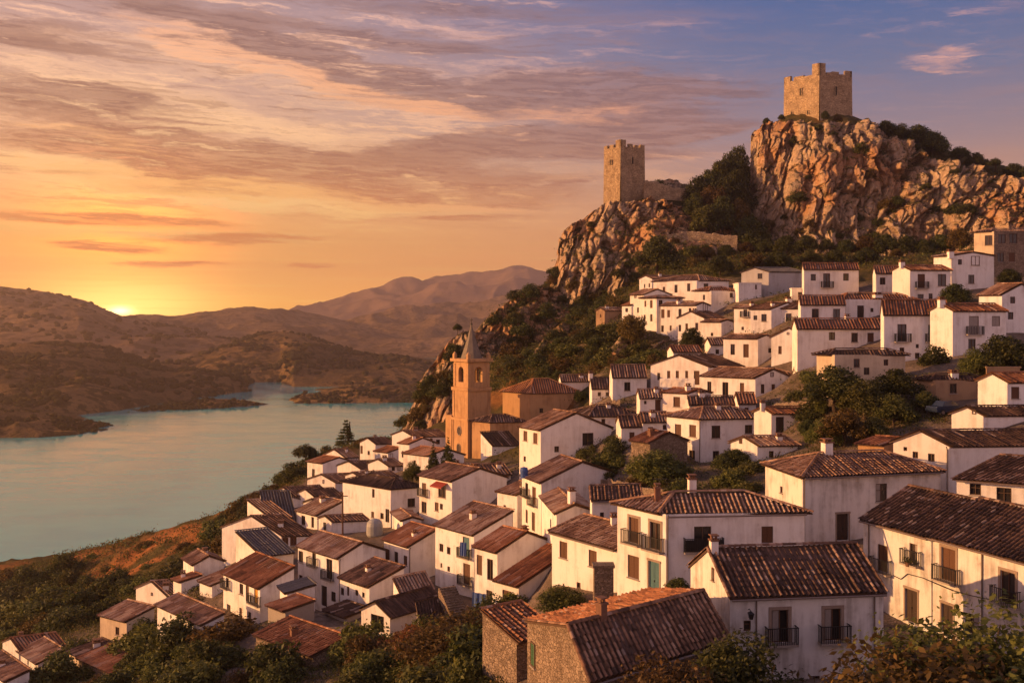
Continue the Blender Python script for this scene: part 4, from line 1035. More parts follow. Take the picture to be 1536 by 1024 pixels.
def cap_line(a, b, rad_=0.15, n=5):
    a, b = np.array(a, float), np.array(b, float)
    d = b - a; L = np.linalg.norm(d); d = d / L
    s = unit(np.cross(d, (0, 0, 1))); up = np.cross(s, d)
    nt = max(1, int(L / 0.42))
    V, Q, UV = [], [], []
    for k in range(nt):
        p0 = a + d * (L * k / nt - 0.03); p1 = a + d * (L * (k + 1) / nt + 0.03)
        b0 = len(V)
        for p, rr in ((p0, rad_ * 1.12), (p1, rad_ * 0.92)):
            for i in range(n):
                t = math.pi * i / (n - 1)
                V.append(p + s * math.cos(t) * rr + up * (math.sin(t) * rr * 0.85 - 0.02))
        for i in range(n - 1):
            Q.append((b0 + i, b0 + i + 1, b0 + n + i + 1, b0 + n + i)); UV.append([(500 + k + .5, 7.5)] * 4)
    return np.array(V), np.array(Q), np.array(UV)

class Tiles:
    def __init__(s): s.V = []; s.Q = []; s.UV = []; s.n = 0; s.mi = []
    def add(s, V, Q, UV, mi=0):
        if len(Q) == 0: return
        s.V.append(V); s.Q.append(Q + s.n); s.UV.append(UV); s.n += len(V); s.mi += [mi] * len(Q)
    def quad(s, pts, mi=0, uv=(0.5, 0.5)):
        pts = list(pts)
        if len(pts) == 3: pts.append(pts[2])
        s.add(np.array(pts, float), np.array([[0, 1, 2, 3]]), np.array([[uv] * 4], float), mi)
    def build(s, name, mats, parent):
        V = np.concatenate(s.V); Q = np.concatenate(s.Q); UV = np.concatenate(s.UV)
        return mesh_np(name, V, Q, mats, parent, uv=UV.reshape(-1, 2), mi=s.mi)

def wall_face(mb, A, B, z0, z1, n_out, openings, depth=0.16, mi=0):
    """a rectangular wall with real openings and reveals"""
    A, B = np.array(A, float), np.array(B, float)
    L = np.linalg.norm(B - A); e = (B - A) / L
    us = sorted({0.0, L} | {o[0] for o in openings} | {o[1] for o in openings})
    vs = sorted({z0, z1} | {o[2] for o in openings} | {o[3] for o in openings})
    def pt(u, v, d=0.0): 
        p = A + e * u
        return (p[0] - n_out[0] * d, p[1] - n_out[1] * d, v)
    for i in range(len(us) - 1):
        for j in range(len(vs) - 1):
            um, vm_ = (us[i] + us[i + 1]) / 2, (vs[j] + vs[j + 1]) / 2
            if any(o[0] < um < o[1] and o[2] < vm_ < o[3] for o in openings): continue
            mb.poly([pt(us[i], vs[j]), pt(us[i + 1], vs[j]), pt(us[i + 1], vs[j + 1]), pt(us[i], vs[j + 1])], mi)
    for (a, b, c, d_) in openings:
        mb.poly([pt(a, c), pt(a, d_), pt(a, d_, depth), pt(a, c, depth)], mi)
        mb.poly([pt(b, c), pt(b, c, depth), pt(b, d_, depth), pt(b, d_)], mi)
        mb.poly([pt(a, d_), pt(b, d_), pt(b, d_, depth), pt(a, d_, depth)], mi)
        mb.poly([pt(a, c), pt(a, c, depth), pt(b, c, depth), pt(b, c)], mi)

ASPECT = dict(w=.72, W=.92, s=.8, v=.42, d=.5, b=.52, B=.54, T=.54, Y=.5, A=.46, O=1.15, Q=.85, G=.56, Z=.85, X=1.15)
SHUT = {'T': 'teal', 'Y': 'yellow', 'G': 'greyshut', 'Z': 'greyshut'}
M['yellow'] = flat_mat('yellow_ochre_shutter', (0.55, 0.27, 0.035))

def opening_parts(root, kind, A, e, n, u0, u1, v0, v1, near, rng, proud=False, arch=False):
    """window or door set in a wall opening, as a part of its house with a pane / handle below it"""
    A = np.array(A, float); w_ = u1 - u0; h_ = v1 - v0
    ex = np.array((e[0], e[1], 0.0)); nx_ = np.array((n[0], n[1], 0.0)); ez = np.array((0, 0, 1.0))
    AX = (ex, nx_, ez)
    def pos(u, v, d): return np.array((A[0], A[1], 0)) + ex * u + nx_ * d + ez * v
    dep = 0.03 if proud else -0.10
    fr = 0.06 if near else 0.075
    uc, vc = (u0 + u1) / 2, (v0 + v1) / 2
    is_door = kind in 'dA'
    style = rng.random()
    mb = MB()
    shut = SHUT.get(kind)
    if is_door:
        leaf = M['teal'] if kind == 'A' else (M['wood'] if style < .25 else M['wood2'])
        for s in (-1, 1):
            mb.box(pos(uc + s * w_ * .245, vc, dep - .04), (w_ * .235, .03, h_ * .49), AX)
            mb.box(pos(uc + s * w_ * .245, vc + h_ * .2, dep - .005), (w_ * .15, .012, h_ * .2), AX)
            mb.box(pos(uc + s * w_ * .245, vc - h_ * .26, dep - .005), (w_ * .15, .012, h_ * .16), AX)
        o = mb.build('door', [leaf], root)
        if near:
            k = MB(); k.box(pos(uc + .06, v0 + min(1.0, h_ * .45), dep + .01), (.025, .03, .07), AX); k.build('handle', [M['iron']], o)
            f = MB()
            for s in (-1, 1): f.box(pos(uc + s * (w_ / 2 + .06), vc, .01), (.06, .03, h_ / 2 + .06), AX)
            f.box(pos(uc, v1 + .08, .02), (w_ / 2 + .16, .04, .08), AX)
            f.build('door_frame', [M['surround']], o)
        return
    shuttered = shut is not None or (kind in 'wvbB' and style < .52) 
    fm = M['wood'] if rng.random() < .6 else M['frame']
    # frame
    for s in (-1, 1):
        mb.box(pos(uc + s * (w_ / 2 - fr / 2), vc, dep), (fr / 2, .035, h_ / 2), AX)
    for s in (-1, 1):
        mb.box(pos(uc, vc + s * (h_ / 2 - fr / 2), dep), (w_ / 2 - fr, .033, fr / 2), AX)
    if w_ > .45 and not shuttered:
        mb.box(pos(uc, vc, dep), (fr * .45, .03, h_ / 2 - fr), AX)
    if near and kind in 'wWQ' and not shuttered:
        mb.box(pos(uc, vc + h_ * .12, dep), (w_ / 2 - fr, .026, fr * .35), AX)
    o = mb.build('window', [fm], root)
    if shuttered:
        sm = M[shut] if shut else M['wood']
        s_ = MB()
        for s in (-1, 1):
            s_.box(pos(uc + s * (w_ / 4 - fr / 4), vc, dep - .015), (w_ / 4 - fr * .35, .018, h_ / 2 - fr), AX)
            if near:
                nsl = max(4, int(h_ / .12))
                for k in range(nsl):
                    s_.box(pos(uc + s * (w_ / 4 - fr / 4), v0 + fr + (k + .5) * (h_ - 2 * fr) / nsl, dep + .006), (w_ / 4 - fr * .9, .012, (h_ - 2 * fr) / nsl * .32), AX)
        s_.build('shutter', [sm], o)
    else:
        p_ = MB()
        p_.box(pos(uc, vc, dep - .045), (w_ / 2 - .01, .008, h_ / 2 - .01), AX)
        p_.build('pane', [M['glass']], o)
        if near and rng.random() < .45 and kind != 'O':
            c_ = MB(); c_.box(pos(uc - w_ * .2, vc, dep - .03), (w_ * .2, .006, h_ / 2 - fr), AX)
            c_.build('curtain', [M['greyshut']], o)
    if near or kind in 'wW':
        s_ = MB()
        if kind not in 'bBTO': s_.box(pos(uc, v0 - .04, .045), (w_ / 2 + .07, .07, .035), AX)
        if near and kind in 'B' :
            for s in (-1, 1): s_.box(pos(uc + s * (w_ / 2 + .09), vc, .012), (.09, .03, h_ / 2), AX)
            s_.box(pos(uc, v1 + .09, .014), (w_ / 2 + .18, .034, .09), AX)
        if s_.v: s_.build('sill' if kind not in 'B' else 'surround', [M['surround'] if kind in 'B' else M['slab']], o)
    if kind in 'bBTGYX' or (kind == 'A'):
        bw = w_ / 2 + (.42 if kind not in 'YX' else .8); bd = .55
        b_ = MB(); b_.box(pos(uc, v0 - .07 - (.65 if kind == 'X' else 0.0), bd / 2 + .003), (bw, bd / 2, .06), AX)
        bo = b_.build('balcony', [M['slab']], root)
        r_ = MB(); bar = .016 if near else .024
        nb = max(5, int(bw * 2 / (.13 if near else .2)))
        vb = v0 - (.65 if kind == 'X' else 0.0)
        zt = vb + .95; zb_ = vb - .01
        for k in range(nb + 1):
            uu = uc - bw + .03 + k * (bw * 2 - .06) / nb
            r_.box(pos(uu, (zt + zb_) / 2, bd - .03), (bar, bar, (zt - zb_) / 2), AX)
        for s in (-1, 1):
            for k in range(3):
                r_.box(pos(uc + s * (bw - .03), (zt + zb_) / 2, .08 + k * (bd - .2) / 2), (bar, bar, (zt - zb_) / 2), AX)
            r_.box(pos(uc + s * (bw - .03), zt + .02, bd / 2), (.03, bd / 2, .02), AX)
        r_.box(pos(uc, zt + .02, bd - .03), (bw, .03, .021), AX)
        if kind == 'X': r_.box(pos(uc, (zt + zb_) / 2, bd - .06), (bw - .06, .008, (zt - zb_) / 2 - .06), AX)
        r_.build('railing', [M['iron']], bo)

LABELS = set()
def parse(s):
    out = []; face = 'R'
    for tok in s.split():
        if tok[1:2] == ':': face = tok[0]; tok = tok[2:]
        if not tok: continue
        a = tok[1:].split(',')
        out.append((face, tok[0], float(a[0]), float(a[1]), float(a[2])))
    return out

PARAP = .0
def build_house(h, root=None, hi_base=None, seed=0):
    wm, rm, x0, xl, xr, ye, yb, D, tr, tl, roof, pitch, win, label, o = h
    p0, r, l, wl, dl, zb = solve(h)
    rng = random.Random(sum(map(ord, label)) + seed)
    near = D < 92; mid = D < 135
    ctr = p0[:2] + r * wl / 2 + l * dl / 2
    if root is None:
        root = empty('house', (float(p0[0]), float(p0[1]), float(zb)), label, 'house', 'whitewashed houses of the hillside village' if wm in ('white', 'old') else 'village houses')
        assert label not in LABELS, label
        LABELS.add(label)
        base = np.array((p0[0], p0[1], zb))
    else:
        base = np.array(root.location)
    hh = p0[2] - base[2]
    off = p0[:2] - base[:2]
    C = [off, off + r * wl, off + r * wl + l * dl, off + l * dl]
    gz_ = min(ground_z(base[0] + c[0], base[1] + c[1]) for c in C) - base[2]
    zlo = min(-1.0, gz_ - 0.8)
    if hi_base is not None: zlo = hi_base
    nR = np.array((r[1], -r[0])); nL = np.array((-l[1], l[0])) ; 
    if np.dot(nL, r) > 0: nL = -nL
    if np.dot(nR, l) > 0: nR = -nR
    # roof geometry ------------------------------------------------
    rf = o.get('rf', .5)
    r3 = np.array((r[0], r[1], 0)); l3 = np.array((l[0], l[1], 0))
    c3 = [np.array((c[0], c[1], hh)) for c in C]
    gables = []     # extra wall polygons above the eaves
    T = Tiles()
    per = .34 if near else (.38 if mid else .44)
    seg = 8 if near else (6 if mid else 4)
    rowh = .46 if near else (.52 if mid else .7)
    amp = .085 if near else .09
    OH, GE = (.34, .10)
    ups = np.array((0, 0, 1.0))
    def put(A, B, TA, TB, hip=False, mat_i=0):
        n_ = np.cross(B - A, (TA + TB) / 2 - A)
        if n_[2] < 0: n_ = -n_
        facing = np.dot(n_, -(base + (A + B) / 2)) > 0
        if facing:
            V, Q, UV = slope(A, B, TA, TB, per, seg, rowh, amp, hip, jit=.024 if near else .02, seed=rng.randrange(9999),lift=.05 if near else .028, vdiv=1 if near else 3)
        else:
            V, Q, UV = slope(A, B, TA, TB, per * 2, 2, 2.0, amp, hip, seed=1)
        T.add(V, Q, UV, mat_i)
    def plate(pts):
        n_ = unit(np.cross(pts[1] - pts[0], pts[2] - pts[0])); n_ = n_ if n_[2] > 0 else -n_
        top = [p - n_ * .065 for p in pts]; bot = [p - n_ * .17 for p in pts]
        T.quad(bot, 1)
        for i in range(len(pts)):
            j = (i + 1) % len(pts)
            if np.linalg.norm(pts[i] - pts[j]) > .05: T.quad([bot[i], bot[j], top[j], top[i]], 1)
        T.quad(top, 1)
    if roof in ('gl', 'gr'):
        if roof == 'gl':
            ea = [(c3[0], c3[3]), (c3[1], c3[2])]; span = wl; axis = l3; across = r3
        else:
            ea = [(c3[0], c3[1]), (c3[3], c3[2])]; span = dl; axis = r3; across = l3
        rise = o.get('rise', span * .5 * pitch) if rf == .5 else span * rf * pitch
        rg0 = ea[0][0] + across * span * rf + ups * rise
        rg1 = ea[0][1] + across * span * rf + ups * rise
        for k, (a, b) in enumerate(ea):
            d0 = unit(a - rg0); ra = np.linalg.norm(a - rg0)
            A = rg0 + d0 * (ra + OH) - axis * GE; B = rg1 + unit(b - rg1) * (np.linalg.norm(b - rg1) + OH) + axis * GE
            TA = rg0 - axis * GE; TB = rg1 + axis * GE
            lift_ = ups * .13
            A, B, TA, TB = A + lift_, B + lift_, TA + lift_, TB + lift_
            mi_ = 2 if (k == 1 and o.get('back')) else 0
            put(A, B, TA, TB, False, mi_)
            plate([A, B, TB, TA])
        T.add(*cap_line(rg0 - axis * GE + ups * .17, rg1 + axis * GE + ups * .17, .15))
        if near:   # verge tiles
            for (rg, sgn, i0) in ((rg0, -1, 0), (rg1, 1, 1)):
                for k in range(2):
                    e_ = ea[k][i0]
                    dd_ = unit(e_ - rg) * (np.linalg.norm(e_ - rg) + OH)
                    T.add(*cap_line(rg + dd_ + axis * sgn * GE + ups * .14, rg + axis * sgn * GE + ups * .14, .11))
        gables = [(ea[0][0], ea[1][0], rg0), (ea[0][1], ea[1][1], rg1)]
        top_z = hh + rise
    elif roof == 'hip':
        if wl >= dl: e0, e1, e2, e3 = c3[0], c3[1], c3[2], c3[3]; a3, b3, La, Lb = r3, l3, wl, dl
        else: e0, e1, e2, e3 = c3[1], c3[2], c3[3], c3[0]; a3, b3, La, Lb = l3, -r3, dl, wl
        rise = Lb * .5 * pitch
        cx_ = (e0 + e1 + e2 + e3) / 4
        ins = min(Lb * .5 * .95, La * .46)
        m0 = (e0 + e3) / 2 + a3 * ins + ups * rise; m1 = (e1 + e2) / 2 - a3 * ins + ups * rise
        def out(p):
            sa = -1 if np.dot(p - cx_, a3) < 0 else 1; sb = -1 if np.dot(p - cx_, b3) < 0 else 1
            return p + a3 * sa * OH + b3 * sb * OH - ups * (OH * pitch) + ups * .13
        E = [out(p) for p in (e0, e1, e2, e3)]; m0 = m0 + ups * .13; m1 = m1 + ups * .13
        put(E[0], E[1], m0, m1, True); plate([E[0], E[1], m1, m0])
        put(E[2], E[3], m1, m0, True); plate([E[2], E[3], m0, m1])
        put(E[1], E[2], m1, m1, True); plate([E[1], E[2], m1])
        put(E[3], E[0], m0, m0, True); plate([E[3], E[0], m0])
        for a, b in ((m0, m1), (E[0], m0), (E[3], m0), (E[1], m1), (E[2], m1)):
            if np.linalg.norm(a - b) > .3: T.add(*cap_line(a + ups * .06, b + ups * .06, .14))
        top_z = hh + rise
    elif roof in ('sl', 'sr'):
        if roof == 'sl': A0, B0, span, ac, ax_ = c3[0], c3[3], wl, r3, l3; hiA, hiB = c3[1], c3[2]
        else: A0, B0, span, ac, ax_ = c3[0], c3[1], dl, l3, r3; hiA, hiB = c3[3], c3[2]
        rise = span * pitch
        up_ = ac * span + ups * rise; uu = unit(up_)
        TA, TB = A0 + up_ + uu * .12 - ax_ * GE, B0 + up_ + uu * .12 + ax_ * GE
        A, B = A0 - uu * OH - ax_ * GE, B0 - uu * OH + ax_ * GE
        A, B, TA, TB = [p + ups * .13 for p in (A, B, TA, TB)]
        put(A, B, TA, TB); plate([A, B, TB, TA])
        T.add(*cap_line(TA + ups * .04, TB + ups * .04, .13))
        gables = [(A0, hiA, hiA + ups * rise), (B0, hiB, hiB + ups * rise), (hiA, hiB, hiB + ups * rise, hiA + ups * rise)]
        top_z = hh + rise
    else:
        rise = .1; top_z = hh
        T.quad([p + ups * .03 for p in c3], 0)
    # walls and openings -------------------------------------------
    mb = MB()
    ops = {'R': [], 'L': []}; later = []
    for (face, kind, px, y1, y0) in parse(win):
        k_ = (px - CX) / F
        if face == 'R':
            u = (k_ * D - p0[0]) / (r[0] - k_ * r[1]); Dp = D + u * r[1]; Lf = wl
        else:
            u = (k_ * D - p0[0]) / (l[0] - k_ * l[1]); Dp = D + u * l[1]; Lf = dl
        v1 = (HY - y1) / F * Dp - base[2]; v0 = (HY - y0) / F * Dp - base[2]
        w_ = max(.34, (v1 - v0) * ASPECT[kind])
        if kind in 'bBTdG': w_ = min(max(w_, .7), 1.3)
        u0, u1 = u - w_ / 2, u + w_ / 2
        if u1 > Lf - .12: u0, u1 = u0 - (u1 - Lf + .12), Lf - .12
        if u0 < .12: u1, u0 = u1 + (.12 - u0), .12
        if u1 - u0 < .25 or u1 > Lf: continue
        proud = v1 > hh - .12
        if not proud and any(not (u1 + .02 < q[0] or u0 - .02 > q[1] or v1 + .02 < q[2] or v0 - .02 > q[3]) for q in ops[face]): proud = True
        if not proud: ops[face].append((u0, u1, v0, v1))
        later.append((face, kind, u0, u1, v0, v1, proud))
    c2 = [np.array((c[0], c[1])) for c in C]
    mr = o.get('rwall'); 
    wall_mats = [M[wm]]
    miL = 0
    if o.get('lwall'):
        wall_mats.append(M['cream'] if o['lwall'] == 'cream' else M['rust']); miL = 1
    dpt = .2 if near else .16
    wall_face(mb, c2[0], c2[1], zlo, hh, nR, ops['R'], dpt)
    wall_face(mb, c2[0], c2[3], zlo, hh, nL, ops['L'], dpt, miL)
    mb.poly([(*c2[1], zlo), (*c2[2], zlo), (*c2[2], hh), (*c2[1], hh)])
    mb.poly([(*c2[2], zlo), (*c2[3], zlo), (*c2[3], hh), (*c2[2], hh)])
    for g in gables:
        isL = np.allclose(g[0], c3[0]) and np.linalg.norm(unit(g[1] - g[0]) - l3) < .1
        mb.poly(g, miL if isL else 0)
    if roof == 'flat':
        pz = .16
        for i in range(4):
            a, b = c3[i], c3[(i + 1) % 4]
            d_ = unit(b - a); m_ = (a + b) / 2; nn = np.array((d_[1], -d_[0], 0)); 
            mb.box(m_ + ups * pz / 2, (np.linalg.norm(b - a) / 2 + .12, .09, pz / 2), (d_, nn, ups))
    mb.build('wall', wall_mats, root)
    mats = [M[rm], M['soffit']]
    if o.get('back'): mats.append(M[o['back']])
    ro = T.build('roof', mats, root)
    # chimneys
    chs = list(o.get('ch', ()))
    if not chs and rng.random() < .45 and D > 60 and roof in ('gl', 'gr', 'hip', 'sl') and label != 'church hall':
        chs = [(rng.uniform(.25, .8), rng.uniform(.25, .75), rng.uniform(.35, .65), rng.choice((.5, .6, .75)))]
    for (fr, fl, hz, sz) in chs:
        c_ = off + r * wl * fr + l * dl * fl
        if roof == 'gr': zz = hh + rise * (1 - abs(fl - rf) / max(rf, 1 - rf))
        elif roof == 'gl': zz = hh + rise * (1 - abs(fr - rf) / max(rf, 1 - rf))
        elif roof == 'sl': zz = hh + rise * fr
        else: zz = hh + rise * .75
        m_ = MB(); s = sz / 2
        AX = (r3, np.cross(ups, r3), ups)
        m_.box((c_[0], c_[1], zz - .4 + (hz + .4) / 2), (s, s, (hz + .4) / 2), AX, 0)
        m_.box((c_[0], c_[1], zz + hz + .05), (s * 1.25, s * 1.25, .05), AX, 1)
        for q in (-1, 1): m_.box((c_[0] + q * s * .6 * r[0], c_[1] + q * s * .6 * r[1], zz + hz + .2), (s * .22, s * .5, .1), AX, 1)
        m_.box((c_[0], c_[1], zz + hz + .34), (s * 1.15, s * 1.15, .035), AX, 1)
        m_.build('chimney', [M['white'] if sz > .42 and wm != 'stone' else M['brick'], M['brick']], ro)
    for (face, kind, u0, u1, v0, v1, proud) in later:
        if face == 'R': opening_parts(root, kind, c2[0], r, nR, u0, u1, v0, v1, near, rng, proud)
        else: opening_parts(root, kind, c2[0], l, nL, u0, u1, v0, v1, near, rng, proud)
    # drainpipes
    for px in o.get('tube', ()):
        k_ = (px - CX) / F
        onR = px >= x0
        ax2, n2 = (r, nR) if onR else (l, nL)
        u = (k_ * D - p0[0]) / (ax2[0] - k_ * ax2[1])
        u = min(max(u, .1), (wl if onR else dl) - .1)
        q = c2[0] + ax2 * u + n2 * .07
        t_ = MB()
        t_.tube([(q[0] + n2[0] * .25, q[1] + n2[1] * .25, hh - .02), (q[0], q[1], hh - .3), (q[0], q[1], max(zlo, -1.2))], [.05, .05, .05], 6)
        t_.build('drainpipe', [M['pipe']], root)
    if near and roof in ('gr', 'hip', 'gl'):
        # gutter along the eaves in view
        if roof in ('gr', 'hip'):
            a, b, nn = c2[0], c2[1], nR
        else: a, b, nn = c2[0], c2[3], nL
        zg = hh - OH * (pitch if roof == 'hip' else (rise / (span * rf))) + .0
        g_ = MB(); g_.tube([(a[0] + nn[0] * (OH + .06), a[1] + nn[1] * (OH + .06), zg), (b[0] + nn[0] * (OH + .06), b[1] + nn[1] * (OH + .06), zg)], [.07, .07], 6)
        g_.build('gutter', [M['pipe']], root)
    if o.get('awn'):
        a = o['awn']; k_ = (a[0] - CX) / F
        u = (k_ * D - p0[0]) / (l[0] - k_ * l[1]); v = (HY - a[1]) / F * (D + u * l[1]) - base[2]
        q = c2[0] + l * u
        m_ = MB()
        f0 = [np.array((q[0] + l[0] * s, q[1] + l[1] * s, v + .1)) for s in (-1.2, 1.2)]
        n3 = np.array((nL[0], nL[1], 0))
        m_.poly([f0[0], f0[1], f0[1] + n3 * 1.1 - ups * .45, f0[0] + n3 * 1.1 - ups * .45])
        m_.poly([f0[1] + n3 * 1.1 - ups * .45, f0[0] + n3 * 1.1 - ups * .45, f0[0] + n3 * 1.1 - ups * .62, f0[1] + n3 * 1.1 - ups * .62])
        m_.build('awning', [M['redc']], root)
    if o.get('extra') == 'shutter':
        # green shutter in the orange plastered end
        D2 = None
        k_ = (800 - CX) / F
        u = (k_ * D - p0[0]) / (l[0] - k_ * l[1]); Dp = D + u * l[1]
        opening_parts(root, 'V', c2[0], l, nL, u - .35, u + .35, (HY - 999) / F * Dp - base[2], (HY - 963) / F * Dp - base[2], True, rng, True)
    return root
SHUT['V'] = 'green'; ASPECT['V'] = .4
for h in HOUSES:
    build_house(h)

# ------------------------------------------------------------------ the church
cx0, cy0, cz0 = P(702, 692, 175)
church = empty('church', (cx0, cy0, cz0), 'ochre church with a square bell tower and a pointed slate spire', 'church')
for h in CHURCH_HALLS:
    build_house(h + ('church hall', dict()), root=church, hi_base=-3.0)
def church_tower():
    D = 175.0
    th = rad(37); r = np.array((math.cos(th), math.sin(th), 0)); l = np.array((-math.sin(th), math.cos(th), 0)); up = np.array((0, 0, 1.0))
    AX = (r, l, up)
    def zz(py): return (HY - py) / F * D - cz0
    W = 4.75
    c = (r + l) * W / 2
    def sect(mb, y0, y1, s, mi=0):
        z0, z1 = zz(y0), zz(y1)
        mb.box(c + up * (z0 + z1) / 2, (W / 2 * s, W / 2 * s, (z1 - z0) / 2), AX, mi)
    shaft = MB()
    sect(shaft, 715, 629, 1.05); sect(shaft, 629, 585, 1.0)
    shaft.build('tower_shaft', [M['ochre']], church)
    for (a_, b_, s_) in ((632, 628, 1.14), (587, 582, 1.10), (543, 538.5, 1.16)):
        co = MB(); sect(co, a_, b_, s_); co.build('cornice', [M['ochre']], church)
    for (sx, sy) in ((-1, -1), (1, -1), (-1, 1)):
        for (ya, yb_, k_) in ((712, 632, 1.05), (627, 588, 1.0), (581, 546, .95)):
            pl = MB(); q_ = c + r * sx * (W / 2 * k_ - .22) + l * sy * (W / 2 * k_ - .22)
            pl.box(q_ + up * (zz(ya) + zz(yb_)) / 2, (.30, .30, (zz(yb_) - zz(ya)) / 2), AX); pl.build('pilaster', [M['ochre']], church)
    # belfry with arched openings right through its four piers
    bf = MB(); z0, z1 = zz(583), zz(544); hw = W / 2 * .95; ow = W * .17
    za = zz(574); zt = zz(557.5)
    nA = 8
    for ax_, nn in ((r, -l), (r, l), (l, -r), (l, r)):
        def q(u, v, d=0.0): return c + ax_ * u + nn * (hw - d) + up * v
        th_ = .6
        for d in (0, th_):
            bf.poly([q(-hw, z0, d), q(-ow, z0, d), q(-ow, z1, d), q(-hw, z1, d)]); bf.poly([q(ow, z0, d), q(hw, z0, d), q(hw, z1, d), q(ow, z1, d)])
            bf.poly([q(-ow, z0, d), q(ow, z0, d), q(ow, za, d), q(-ow, za, d)])
            for k in range(nA):
                a0, a1 = math.pi * k / nA, math.pi * (k + 1) / nA
                p0_, p1_ = (-ow * math.cos(a0), zt + ow * math.sin(a0)), (-ow * math.cos(a1), zt + ow * math.sin(a1))
                bf.poly([q(p0_[0], p0_[1], d), q(p1_[0], p1_[1], d), q(p1_[0], z1, d), q(p0_[0], z1, d)])
        bf.poly([q(-ow, za), q(ow, za), q(ow, za, th_), q(-ow, za, th_)])
        for s in (-1, 1): bf.poly([q(s * ow, za), q(s * ow, zt), q(s * ow, zt, th_), q(s * ow, za, th_)])
        for k in range(nA):
            a0, a1 = math.pi * k / nA, math.pi * (k + 1) / nA
            bf.poly([q(-ow * math.cos(a0), zt + ow * math.sin(a0)), q(-ow * math.cos(a1), zt + ow * math.sin(a1)), q(-ow * math.cos(a1), zt + ow * math.sin(a1), th_), q(-ow * math.cos(a0), zt + ow * math.sin(a0), th_)])
    bf.box(c + up * (z0 + .05), (hw * .98, hw * .98, .06), AX); 
    belfry = bf.build('belfry', [M['ochre']], church)
    bl = MB(); zb_ = zz(563)
    prof = [(.05, .75), (.25, .7), (.35, .3), (.5, -.05), (.62, -.18)]
    for i in range(len(prof) - 1):
        (r0, h0), (r1, h1) = prof[i], prof[i + 1]
        for k in range(12):
            a0, a1 = 2 * math.pi * k / 12, 2 * math.pi * (k + 1) / 12
            bl.poly([c + np.array((r0 * math.cos(a0), r0 * math.sin(a0), zb_ + h0)), c + np.array((r0 * math.cos(a1), r0 * math.sin(a1), zb_ + h0)),
                     c + np.array((r1 * math.cos(a1), r1 * math.sin(a1), zb_ + h1)), c + np.array((r1 * math.cos(a0), r1 * math.sin(a0), zb_ + h1))])
    bl.tube([c + r * -hw + up * (zb_ + .8), c + r * hw + up * (zb_ + .8)], [.07, .07], 6)
    bl.build('bell', [M['iron']], belfry)
    # spire: eight-sided, a little concave
    sp = MB(); zs = [zz(539), zz(533), zz(520), zz(505), zz(487)]; rs = [1.98, 1.75, 1.22, .66, .06]
    for i in range(4):
        for k in range(8):
            a0, a1 = th + math.pi / 8 + math.pi / 4 * k, th + math.pi / 8 + math.pi / 4 * (k + 1)
            f = lambda rr, a, z: c + np.array((rr * math.cos(a), rr * math.sin(a), z))
            sp.poly([f(rs[i], a0, zs[i]), f(rs[i], a1, zs[i]), f(rs[i + 1], a1, zs[i + 1]), f(rs[i + 1], a0, zs[i + 1])])
    spire = sp.build('spire', [M['lead']], church)
    fi = MB(); fi.tube([c + up * zz(488), c + up * zz(477)], [.06, .03], 6); fi.box(c + up * zz(480), (.32, .03, .03), AX)
    for t in range(1): fi.box(c + up * zz(486.5), (.14, .14, .14), AX)
    fi.build('cross', [M['iron']], spire)
    for sx in (-1, 1):
        for sy in (-1, 1):
            pn = MB(); p_ = c + r * sx * hw * .95 + l * sy * hw * .95
            pn.box(p_ + up * (zz(539) + .35), (.28, .28, .4), AX); 
            pn.hexa([p_ + r * a * .3 + l * b * .3 + up * (zz(539) + .75) for a, b in ((-1, -1), (1, -1), (1, 1), (-1, 1))], [p_ + r * a * .03 + l * b * .03 + up * (zz(539) + 1.25) for a, b in ((-1, -1), (1, -1), (1, 1), (-1, 1))])
            pn.build('pinnacle', [M['ochre']], church)
    # openings in the lower stage
    for (ax_, nn, px, y1, y0, kind) in ((l, -r, 689, 665, 689, 'A'), (r, -l, 718, 652, 677, 'v')):
        k_ = (px - CX) / F; u = (k_ * D - cx0) / (ax_[0] - k_ * ax_[1]); Dp = D + u * ax_[1]
        v1, v0 = (HY - y1) / F * Dp - cz0, (HY - y0) / F * Dp - cz0; ww = .55
        base_ = nn * (W * .025 + .02)
        m_ = MB(); pts = [base_ + ax_ * (u + s * ww) + up * v for s, v in ((-1, v0), (1, v0))]
        for k in range(9): 
            a = math.pi * k / 8; pts.append(base_ + ax_ * (u + ww * math.cos(a)) + up * (v1 - ww + ww * math.sin(a)))
        m_.poly(pts)
        fr = MB()
        for i in range(len(pts) - 1): fr.tube([pts[i + 1] if i else pts[1], pts[(i + 2) % len(pts)]], [.09, .09], 5)
        fr.tube([pts[0], pts[-1]], [.09, .09], 5)
        if kind == 'A':
            o_ = m_.build('door', [M['wood2']], church)
        else:
            o_ = m_.build('window', [M['glass']], church)
        fr.build('frame', [M['surround']], o_)
    k_ = (690 - CX) / F; u = (k_ * D - cx0) / (l[0] - k_ * l[1]); Dp = D + u * l[1]; v = (HY - 646) / F * Dp - cz0
    ring, ro = MB(), MB()
    pr = [-r * (W * .025 + .03) + l * (u + .62 * math.cos(2 * math.pi * k / 16)) + up * (v + .8 * math.sin(2 * math.pi * k / 16)) for k in range(17)]
    ring.tube(pr, [.1] * 17, 5); ro.poly(pr[:-1])
    w_ = ro.build('rose_window', [M['glass']], church); ring.build('frame', [M['surround']], w_)
    # buttress wing left of the tower
    bt = MB(); z1 = zz(626); z0 = -3.0
    p_ = l * (W * 1.05) + r * .9
    bt.box(p_ + up * (z0 + z1) / 2 + l * .75, (1.2, .95, (z1 - z0) / 2), AX)
    bt.build('buttress', [M['ochre']], church)
    b2 = MB(); p2 = r * (W * 1.05 + .8) - l * .0
